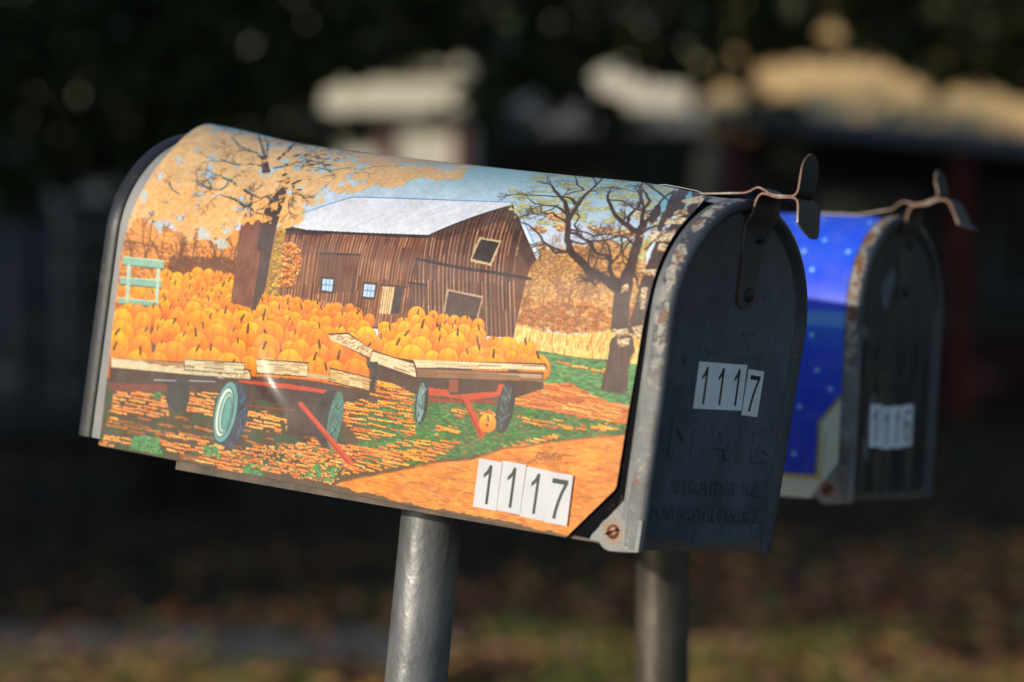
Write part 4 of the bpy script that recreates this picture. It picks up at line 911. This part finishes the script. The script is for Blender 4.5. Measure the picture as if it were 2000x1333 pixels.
# ---------------------------------------------------------------- the two boxes
def paint_night():
    c = Canvas(460, 281, -8, 2.0); v = c.V
    ks = [-8, 30, 70, 110, 131, 133, 142, 147, 165, 190, 230, 275]
    cs = np.array([(0,62,180), (0,66,195), (0,74,205), (0,86,215), (10,112,220), (110,170,236), (110,166,238), (20,86,228), (24,90,232), (0,100,234), (0,98,232), (0,96,228)])/255.
    for i in range(3): c.a[..., i] = np.interp(v, ks, cs[:, i])
    r = np.random.RandomState(3)
    st = [(422,206), (446,194), (421,176), (409,193), (449,235), (407,241), (427,125), (433,98), (445,84), (420,69), (417,32)]
    for i in range(20):
        for j in range(10):
            x, y = 12+i*20+r.uniform(-6, 6), 22+j*26+r.uniform(-8, 8)
            if x < 400: st.append((x, y))
    for x, y in st:
        c.ell(x, y, 5.0, 5.0, (70, 170, 255), .5, 0, 1.); c.ell(x, y, 2.4, 2.4, (225, 250, 255), .95, 0, .6)
    # cream border of the lower corners
    c.poly([(440, -20), (470, -20), (470, 100), (455.5, 78.6), (438.5, 57.8), (438.5, 16.5)], (226, 224, 206))
    c.poly([(-5, -20), (441, -20), (438.6, 16.5), (-5, 16.5)], (226, 224, 206))
    c.line([(0, 15), (437, 15), (437.5, 58), (456, 81)], 3.2, 3.2, (206, 176, 84), .8)
    c.line([(440, 10), (443, 50)], 2, 2, (190, 160, 90), .5)
    return c
def frame_matrix(rows, t):
    m = turn(rows).to_4x4(); m.translation = from_camera(*t); return m
POSE1 = frame_matrix([[0.81701532, 0.5576806, 0.14655482], [0.12999151, 0.06948248, -0.98907755], [-0.56177236, 0.82714239, -0.01572549]], (-0.25629844, 0.07198119, 2.07220483))
POSE2 = frame_matrix([[0.86633860, 0.49626046, 0.05641655], [0.04846614, 0.02889325, -0.99840684], [-0.49710006, 0.86769267, 0.00097950]], (-0.10117538, 0.10181145, 2.49423881))
farm = paint_farm()
box1 = make_mailbox(POSE1, print_mat('pumpkin_farm_print', farm), False)
tag(box1, 'tilted mailbox in a printed cover of a barn and pumpkin wagons, numbered 1117', 'mailbox', 'rural mailboxes on posts')
box2 = make_mailbox(POSE2, print_mat('night_sky_print', paint_night(), .5, .16), True)
tag(box2, 'mailbox in a bright blue starry cover behind the other, numbered 1116, with rusty rim', 'mailbox', 'rural mailboxes on posts')

def post(x0, d0, z0, x1, d1, z1, r, m, label):
    a = from_camera(x0, z0, d0); b_ = from_camera(x1, z1, d1)
    d = (b_-a).normalized(); L = (a.z+.25)/-d.z
    root = empty('mailbox_post', Matrix.Translation(a+d*(a.z/-d.z)))
    base = a+d*(a.z/-d.z); g = B(); rr = random.Random(3); pts = []; rad = []
    for k in range(41): pts.append(a+d*(L*k/40)-base); rad.append(r*(1+rr.uniform(-.006, .006)))
    g.tube(pts, rad, 48); g.build('pole', m, root, 60)
    tag(root, label, 'post', 'mailbox posts'); return root
post(-.0539, 1.932, .1165, -.0653, 1.930, .2315, .0212, post_paint('grey_post_paint', (.12, .122, .125), (.23, .23, .228)), 'leaning grey painted steel pipe under the pumpkin print mailbox')
post(.1267, 2.3613, .122, .1243, 2.3592, .2830, .0222, post_paint('brown_grey_post_paint', (.055, .045, .035), (.11, .092, .072)), 'upright brown grey steel pipe under the blue starry mailbox')

# ---------------------------------------------------------------- ground
def ground_mat():
    m = M_('yard_ground')
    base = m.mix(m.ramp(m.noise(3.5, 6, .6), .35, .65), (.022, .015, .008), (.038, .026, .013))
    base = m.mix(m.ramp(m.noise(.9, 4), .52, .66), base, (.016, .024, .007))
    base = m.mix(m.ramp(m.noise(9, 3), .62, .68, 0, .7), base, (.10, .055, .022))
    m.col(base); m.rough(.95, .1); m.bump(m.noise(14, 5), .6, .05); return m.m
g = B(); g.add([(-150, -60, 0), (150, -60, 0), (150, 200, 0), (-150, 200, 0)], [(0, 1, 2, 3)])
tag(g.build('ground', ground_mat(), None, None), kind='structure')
g = B(); g.box((-12, 8.35, -.05), (-.15, 8.95, .03)); 
tag(g.build('path', simple('concrete_path', (.12, .118, .115), (.085, .083, .08), 6, .9, .2), None, None), kind='structure')
LIT = [(.50, .24, .07), (.42, .17, .10), (.55, .34, .10), (.26, .32, .06), (.30, .13, .05), (.52, .28, .18)]  # sunlight painted into brighter copies of the leaf colours
lit_ms = [simple('sun_painted_leaf', c, tuple(t*.7 for t in c), 20, .7, .3) for c in LIT]
LEAFC = [(.17, .07, .02), (.12, .04, .02), (.19, .11, .03), (.13, .06, .05), (.07, .04, .02), (.05, .08, .02)]
leaf_ms = [simple('fallen_leaf', c, tuple(t*.6 for t in c), 20, .7, .3) for c in LEAFC]
def quads(n, fn, size, seed, mats=1, asp=.7):
    r = np.random.RandomState(seed); V = []; F = []; I = []
    for k in range(n):
        p = fn(r)
        if p is None: continue
        s = size*r.uniform(.6, 1.4); a = r.normal(size=3); a /= np.linalg.norm(a); b = np.cross(a, r.normal(size=3)); b /= np.linalg.norm(b)
        if mats > 1: a[2] *= .3; b[2] *= .3
        i0 = len(V)
        c2 = np.cross(a, b)
        V += [p-a*s*.5, p+b*s*asp*.45+c2*s*.1, p+a*s*.5, p-b*s*asp*.45+c2*s*.1]; F.append((i0, i0+1, i0+2, i0+3)); I.append(r.randint(mats))
    return V, F, I
V, F, I = quads(12000, lambda r: np.array([0, 0, .012])+np.array([(lambda y: (r.uniform(-1, 1)*(.25*y+.4), y, r.uniform(0, .03)))(7+15*r.rand()**1.8)]).ravel(), .085, 4, 6)
tag(mesh('fallen_leaves', V, F, leaf_ms, None, I, None), kind='stuff')
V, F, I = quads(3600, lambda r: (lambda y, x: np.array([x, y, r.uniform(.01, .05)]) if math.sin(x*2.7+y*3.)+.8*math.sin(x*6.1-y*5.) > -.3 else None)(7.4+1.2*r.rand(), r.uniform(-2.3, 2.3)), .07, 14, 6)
tag(mesh('sun_painted_leaves', V, F, lit_ms, None, I, None), kind='stuff')  # clumps of brighter leaves painted as a sun-dappled strip
gm = simple('grass_blades', (.10, .13, .02), (.19, .17, .04), 5, .6, .3)
rg = np.random.RandomState(8); V = []; F = []
for k in range(12000):
    y = 6.8+2.2*rg.rand(); x = rg.uniform(-1, 1)*(.22*y+.3); h = rg.uniform(.03, .08); a = rg.uniform(0, 6.28); w = .006
    if 8.3 < y < 9.0 and x < -.1: continue
    if math.sin(x*3.1+y*2.3)+math.sin(x*5.3-y*4.1+1) < -.2: continue
    n = len(V); dx, dy = math.cos(a)*w, math.sin(a)*w
    V += [(x-dx, y-dy, 0), (x+dx, y+dy, 0), (x+rg.uniform(-.03, .03), y+rg.uniform(-.03, .03), h)]; F.append((n, n+1, n+2))
tag(mesh('grass', V, F, gm, None, None, None), kind='stuff')

g = B(); g.box((-60, -9.0, -.1), (60, .55, .006)); tag(g.build('road', simple('asphalt', (.16, .155, .15), (.11, .108, .105), 30, .9, .2), None, None), kind='structure')
g = B(); g.box((-60, .55, -.1), (60, .72, .12)); tag(g.build('kerb', simple('kerb_concrete', (.34, .33, .31), (.26, .25, .24), 10, .9, .2), None, None), kind='structure')
# ---------------------------------------------------------------- trees
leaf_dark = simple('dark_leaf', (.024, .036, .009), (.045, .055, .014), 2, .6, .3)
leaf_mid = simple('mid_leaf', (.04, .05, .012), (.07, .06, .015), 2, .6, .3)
bark = simple('bark', (.02, .015, .011), (.012, .010, .008), 14, .9, .2, (20, .8, .02))
def tree(base, label, crown_fn, n, size, seed, trunk, limbs, leafm, name='broadleaf_tree', group='trees round the yard', cat='tree'):
    root = empty(name, Matrix.Translation(base)); g = B()
    g.tube([Vector(p) for p in trunk[0]], trunk[1], 12)
    for l in limbs: g.tube([Vector(p) for p in l[0]], l[1], 7)
    g.build('trunk', bark, root, 60)
    bb = np.array(base)
    V, F, I = quads(n, lambda r: (lambda q: None if q is None else q-bb)(crown_fn(r)), size, seed)
    mesh('crown', V, F, leafm, root, None, None)
    tag(root, label, cat, group); return root
def rnd_limbs(h0, h1, rad, n, seed, r0=.12):
    q = random.Random(seed); out = []
    for k in range(n):
        a = q.uniform(0, 6.28); h = h0+(h1-h0)*k/n; L = rad*q.uniform(.6, .95)
        pts = [(0, 0, h), (L*.4*math.cos(a), L*.4*math.sin(a), h+L*.3), (L*math.cos(a+.3), L*math.sin(a+.3), h+L*.5)]
        out.append((pts, [r0, r0*.6, r0*.2]))
    return out
# the near crown whose leaves hang across the top of the view; gaps let the sunlit roofs show
GAPS = [(-.78, 1.89, .085, .085), (-.64, 1.905, .10, .085), (-.50, 1.93, .13, .10), (-.36, 1.965, .13, .10), (-.24, 2.02, .08, .06), (.44, 1.985, .085, .08), (.58, 1.93, .10, .08), (.70, 1.90, .11, .085), (.98, 1.89, .08, .08), (.85, 2.06, .03, .03), (1.02, 2.1, .035, .03),
        (1.19, 1.985, .09, .08), (1.33, 1.99, .12, .10), (1.50, 1.975, .14, .11), (1.66, 1.955, .13, .11), (1.80, 1.92, .11, .09), (2.02, 1.86, .10, .08), (2.16, 1.84, .12, .10), (2.32, 1.80, .14, .10), (2.5, 1.75, .2, .1), (1.45, 2.2, .05, .04), (-1.2, 2.15, .03, .03)]
def near_crown(r):
    big = r.rand() < .25
    x = r.uniform(-7, 7) if big else r.uniform(-3.0, 3.3)
    y = 13+r.normal()*(1.6 if big else .55); z = r.uniform(1.9, 6) if big else r.uniform(1.2, 3.0)
    if ((x)/7)**2+((z-4.2)/3.1)**2 > 1.25: return None
    low = float(np.interp(x, [-7, -2.2, -1.3, -.95, -.62, -.52, .3, 1.0, 1.6, 2.5, 7], [2.0, 1.42, 1.5, 1.62, 1.70, 1.87, 1.80, 1.82, 1.93, 1.76, 2.4]))+.06*math.sin(x*9)+.05*math.sin(x*23+y)
    if z < low+r.rand()**2*.12: return None
    sx, sz = x*13/y, 1.25+(z-1.25)*13/y
    for gx, gz, ga, gb in GAPS:
        if ((sx-gx)/(ga*1.1))**2+((sz-gz)/(gb*1.1))**2 < .75+.5*r.rand(): return None
    return np.array([x, y, z])
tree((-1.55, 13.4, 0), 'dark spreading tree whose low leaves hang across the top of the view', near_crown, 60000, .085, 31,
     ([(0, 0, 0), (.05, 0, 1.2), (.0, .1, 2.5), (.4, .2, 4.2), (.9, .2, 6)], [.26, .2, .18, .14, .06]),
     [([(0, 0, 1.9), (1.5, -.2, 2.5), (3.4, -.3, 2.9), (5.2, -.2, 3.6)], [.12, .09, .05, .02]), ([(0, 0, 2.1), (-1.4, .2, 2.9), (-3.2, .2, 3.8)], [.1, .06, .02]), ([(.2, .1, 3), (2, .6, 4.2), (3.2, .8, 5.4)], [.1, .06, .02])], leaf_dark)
def ball(c, rr, zz):
    def f(r):
        q = r.normal(size=3); q /= np.linalg.norm(q); k = r.rand()**.45
        w = 1+.18*math.sin(5*q[0]+3*q[2])+.14*math.sin(7*q[1]+c[0])
        return np.array([c[0]+q[0]*rr*k*w, c[1]+q[1]*rr*k*w, c[2]+q[2]*zz*k*w])
    return f
# unseen trees added left and right of the view for their shade
for i, (x, y, rr, top, n) in enumerate([(-9.0, 6.8, 2.8, 9.5, 11000), (6.9, 7.8, 3.0, 8.5, 9000)]):
    tree((x, y, 0), ('unseen dark tree added left of the yard to shade it', 'unseen dark tree added right of the yard to darken shaded sides')[i], ball((x, y, top*.53), rr, top*.5), n, .34, 50+i, ([(0, 0, 0), (0, .1, 2), (.1, 0, top*.7)], [.35, .28, .1]), rnd_limbs(2, top*.6, rr, 6, i), leaf_mid)
def occluder_fn(r):  # unseen row, added; its height sets the shadow line on the houses
    t = r.uniform(0, 1); x = -8.5-6.5*t; y = 11-.5+8.5*t
    top = float(np.interp(t, [0, .26, .36, 1], [6.1, 6.0, 5.0, 4.9]))+.15*math.sin(t*17)
    return np.array([x+r.normal()*.5, y+r.normal()*.5, r.uniform(.0, top)])
tree((-11, 14.5, 0), 'unseen tall leafy hedge along the left side of the yard', occluder_fn, 14000, .34, 77, ([(0, 0, 0), (0, 0, 3.8)], [.12, .05]), [([(0, 0, 1.), (-2.5, 3.3, 3.8)], [.1, .04]), ([(0, 0, .8), (2.2, -2.9, 3.8)], [.1, .04])], leaf_mid, 'occluder', None, 'occluder')
for i, (x, y) in enumerate([(-6, 41), (2.5, 40), (11, 42)]):
    tree((x, y, 0), ['round dark tree far behind the pale house', 'round dark tree far behind the porch', 'round dark tree far behind the long tan roof'][i],
         ball((x, y, 6.2), 5.4, 6.0), 5000, .7, 90+i, ([(0, 0, 0), (0, .1, 3), (.1, 0, 8)], [.4, .3, .1]), rnd_limbs(2.5, 7, 4, 6, 9+i, .15), leaf_mid)

# ---------------------------------------------------------------- house, porch, fence
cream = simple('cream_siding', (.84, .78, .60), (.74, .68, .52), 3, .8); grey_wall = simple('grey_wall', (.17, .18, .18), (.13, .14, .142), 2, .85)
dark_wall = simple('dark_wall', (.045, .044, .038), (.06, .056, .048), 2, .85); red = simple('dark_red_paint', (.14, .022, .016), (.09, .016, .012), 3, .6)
tan_roof = simple('tan_shingles', (.90, .58, .26), (.80, .50, .21), 9, .9, .1, (30, .5, .02)); pale_roof = simple('pale_roof', (.78, .70, .52), (.66, .58, .44), 9, .9, .1)
glass = simple('dark_glass', (.02, .03, .035), None, 8, .1, .6); maroon = simple('maroon_paint', (.13, .016, .012), (.10, .013, .010), 3, .6); trim = simple('grey_trim', (.16, .17, .18), (.12, .13, .14), 4, .7)
brick = simple('maroon_base', (.05, .02, .022), (.03, .014, .016), 6, .9)
def facing(x0, y0, x1, y1):                 # frame with X along the wall, Y inwards
    a = math.atan2(y1-y0, x1-x0); return Matrix.Translation((x0, y0, 0)) @ Matrix.Rotation(a, 4, 'Z')
# long low house on the right, its front canopy falling towards the right
house = empty('long_house', Matrix.Translation((1.75, 20.3, 0)))
def hb(nm, mt, *bx, par=None):
    g = B()
    for lo, hi in bx: g.box(lo, hi)
    return g.build(nm, mt, par or house, 30)
hb('base_wall', brick, ((-.2, .7, 0), (6.2, 4.7, .55)))
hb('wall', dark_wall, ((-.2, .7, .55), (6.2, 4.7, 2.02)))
def slab(pts, th, nm, mt, par):             # four top corners, anticlockwise
    v = [Vector(p) for p in pts]; g = B(); g.add(v+[p-Vector((0, 0, th)) for p in v], [(0, 1, 2, 3), (4, 7, 6, 5), (0, 4, 5, 1), (1, 5, 6, 2), (2, 6, 7, 3), (3, 7, 4, 0)])
    return g.build(nm, mt, par, 30)
rf = slab([(-.35, .45, 2.12), (6.5, .45, 2.12), (6.5, 2.7, 4.1), (-.35, 2.7, 4.1)], .1, 'roof', tan_roof, house)
slab([(-.3, -.35, 2.18), (6.3, -.35, 1.55), (6.3, .42, 1.62), (-.3, .42, 2.25)], .10, 'canopy', trim, house)
for x, z in ((-.25, 2.06), (1.35, 1.9), (3.4, 1.7)): hb('porch_post', maroon, ((x, -.3, 0), (x+.13, -.17, z)))
for x in (.45, 1.75): q = hb('window', trim, ((x, .64, .85), (x+.8, .70, 1.62))); hb('pane', glass, ((x+.06, .62, .9), (x+.74, .65, 1.57)), par=q)
tag(house, 'long low house in shade with a sunlit tan roof and dark red porch posts', 'house')
# pale house end on the left, standing forward of the porch
wing = empty('pale_house', Matrix.Translation((-1.45, 22.8, 0)))
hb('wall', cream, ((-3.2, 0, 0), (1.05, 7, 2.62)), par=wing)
slab([(-3.4, -.2, 2.72), (1.2, -.2, 2.72), (1.2, 3.5, 3.7), (-3.4, 3.5, 3.7)], .1, 'roof', pale_roof, wing)
for x in (.38, .98): hb('door_jamb', red, ((x, -.05, 0), (x+.11, .05, 2.17)), par=wing)
hb('lintel', dark_wall, ((.1, -.10, 2.16), (1.15, .03, 2.29)), par=wing)
tag(wing, 'pale cream house end with dark red jambs, partly sunlit through leaves', 'house')
por = empty('porch', Matrix.Translation((-.4, 23.6, 0)))
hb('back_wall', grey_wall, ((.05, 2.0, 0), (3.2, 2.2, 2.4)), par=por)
slab([(-.0, -.3, 2.34), (3.2, -.3, 2.34), (3.2, 2.1, 4.2), (-.0, 2.1, 4.2)], .1, 'roof', pale_roof, por)
hb('gutter', trim, ((0, -.36, 2.16), (3.2, -.31, 2.33)), par=por)
q = hb('window', trim, ((.25, 1.95, .7), (1.35, 1.99, 2.1)), par=por); hb('pane', glass, ((.32, 1.93, .77), (1.28, 1.955, 2.03)), par=q)
hb('porch_post', maroon, ((2.2, -.25, 0), (2.33, -.12, 2.2)), par=por)
tag(por, 'shaded porch with a pale roof between the pale house end and long house', 'porch')
# board fence at the left
fm = simple('blue_grey_boards', (.12, .13, .13), (.085, .092, .095), 3, .8)
fen = empty('board_fence', Matrix.Translation((-4.2, 18.2, 0))); rr = random.Random(2)
g = B()
for k in range(13): g.box((k*.165, 0, .08), (k*.165+.145, .02, 1.52+rr.uniform(-.015, .015)))
g.build('boards', fm, fen)
g = B(); g.box((0, .02, .4), (2.15, .06, .48)); g.box((0, .02, 1.2), (2.15, .06, 1.28)); g.build('rail', fm, fen)
for x in (0, 1.05, 2.07): g = B(); g.box((x, .06, 0), (x+.09, .15, 1.6)); g.build('fence_post', fm, fen)
tag(fen, 'blue grey upright board fence in shade at the far left of the yard', 'fence')
# dark shrub between fence and house
tree((-1.95, 17.6, 0), 'dark rounded evergreen bush between the board fence and the pale house', ball((-1.95, 17.6, 1.0), .62, 1.15), 3500, .09, 66, ([(0, 0, 0), (0, 0, 1.2)], [.05, .02]), [], leaf_dark, 'bush', None, 'bush')
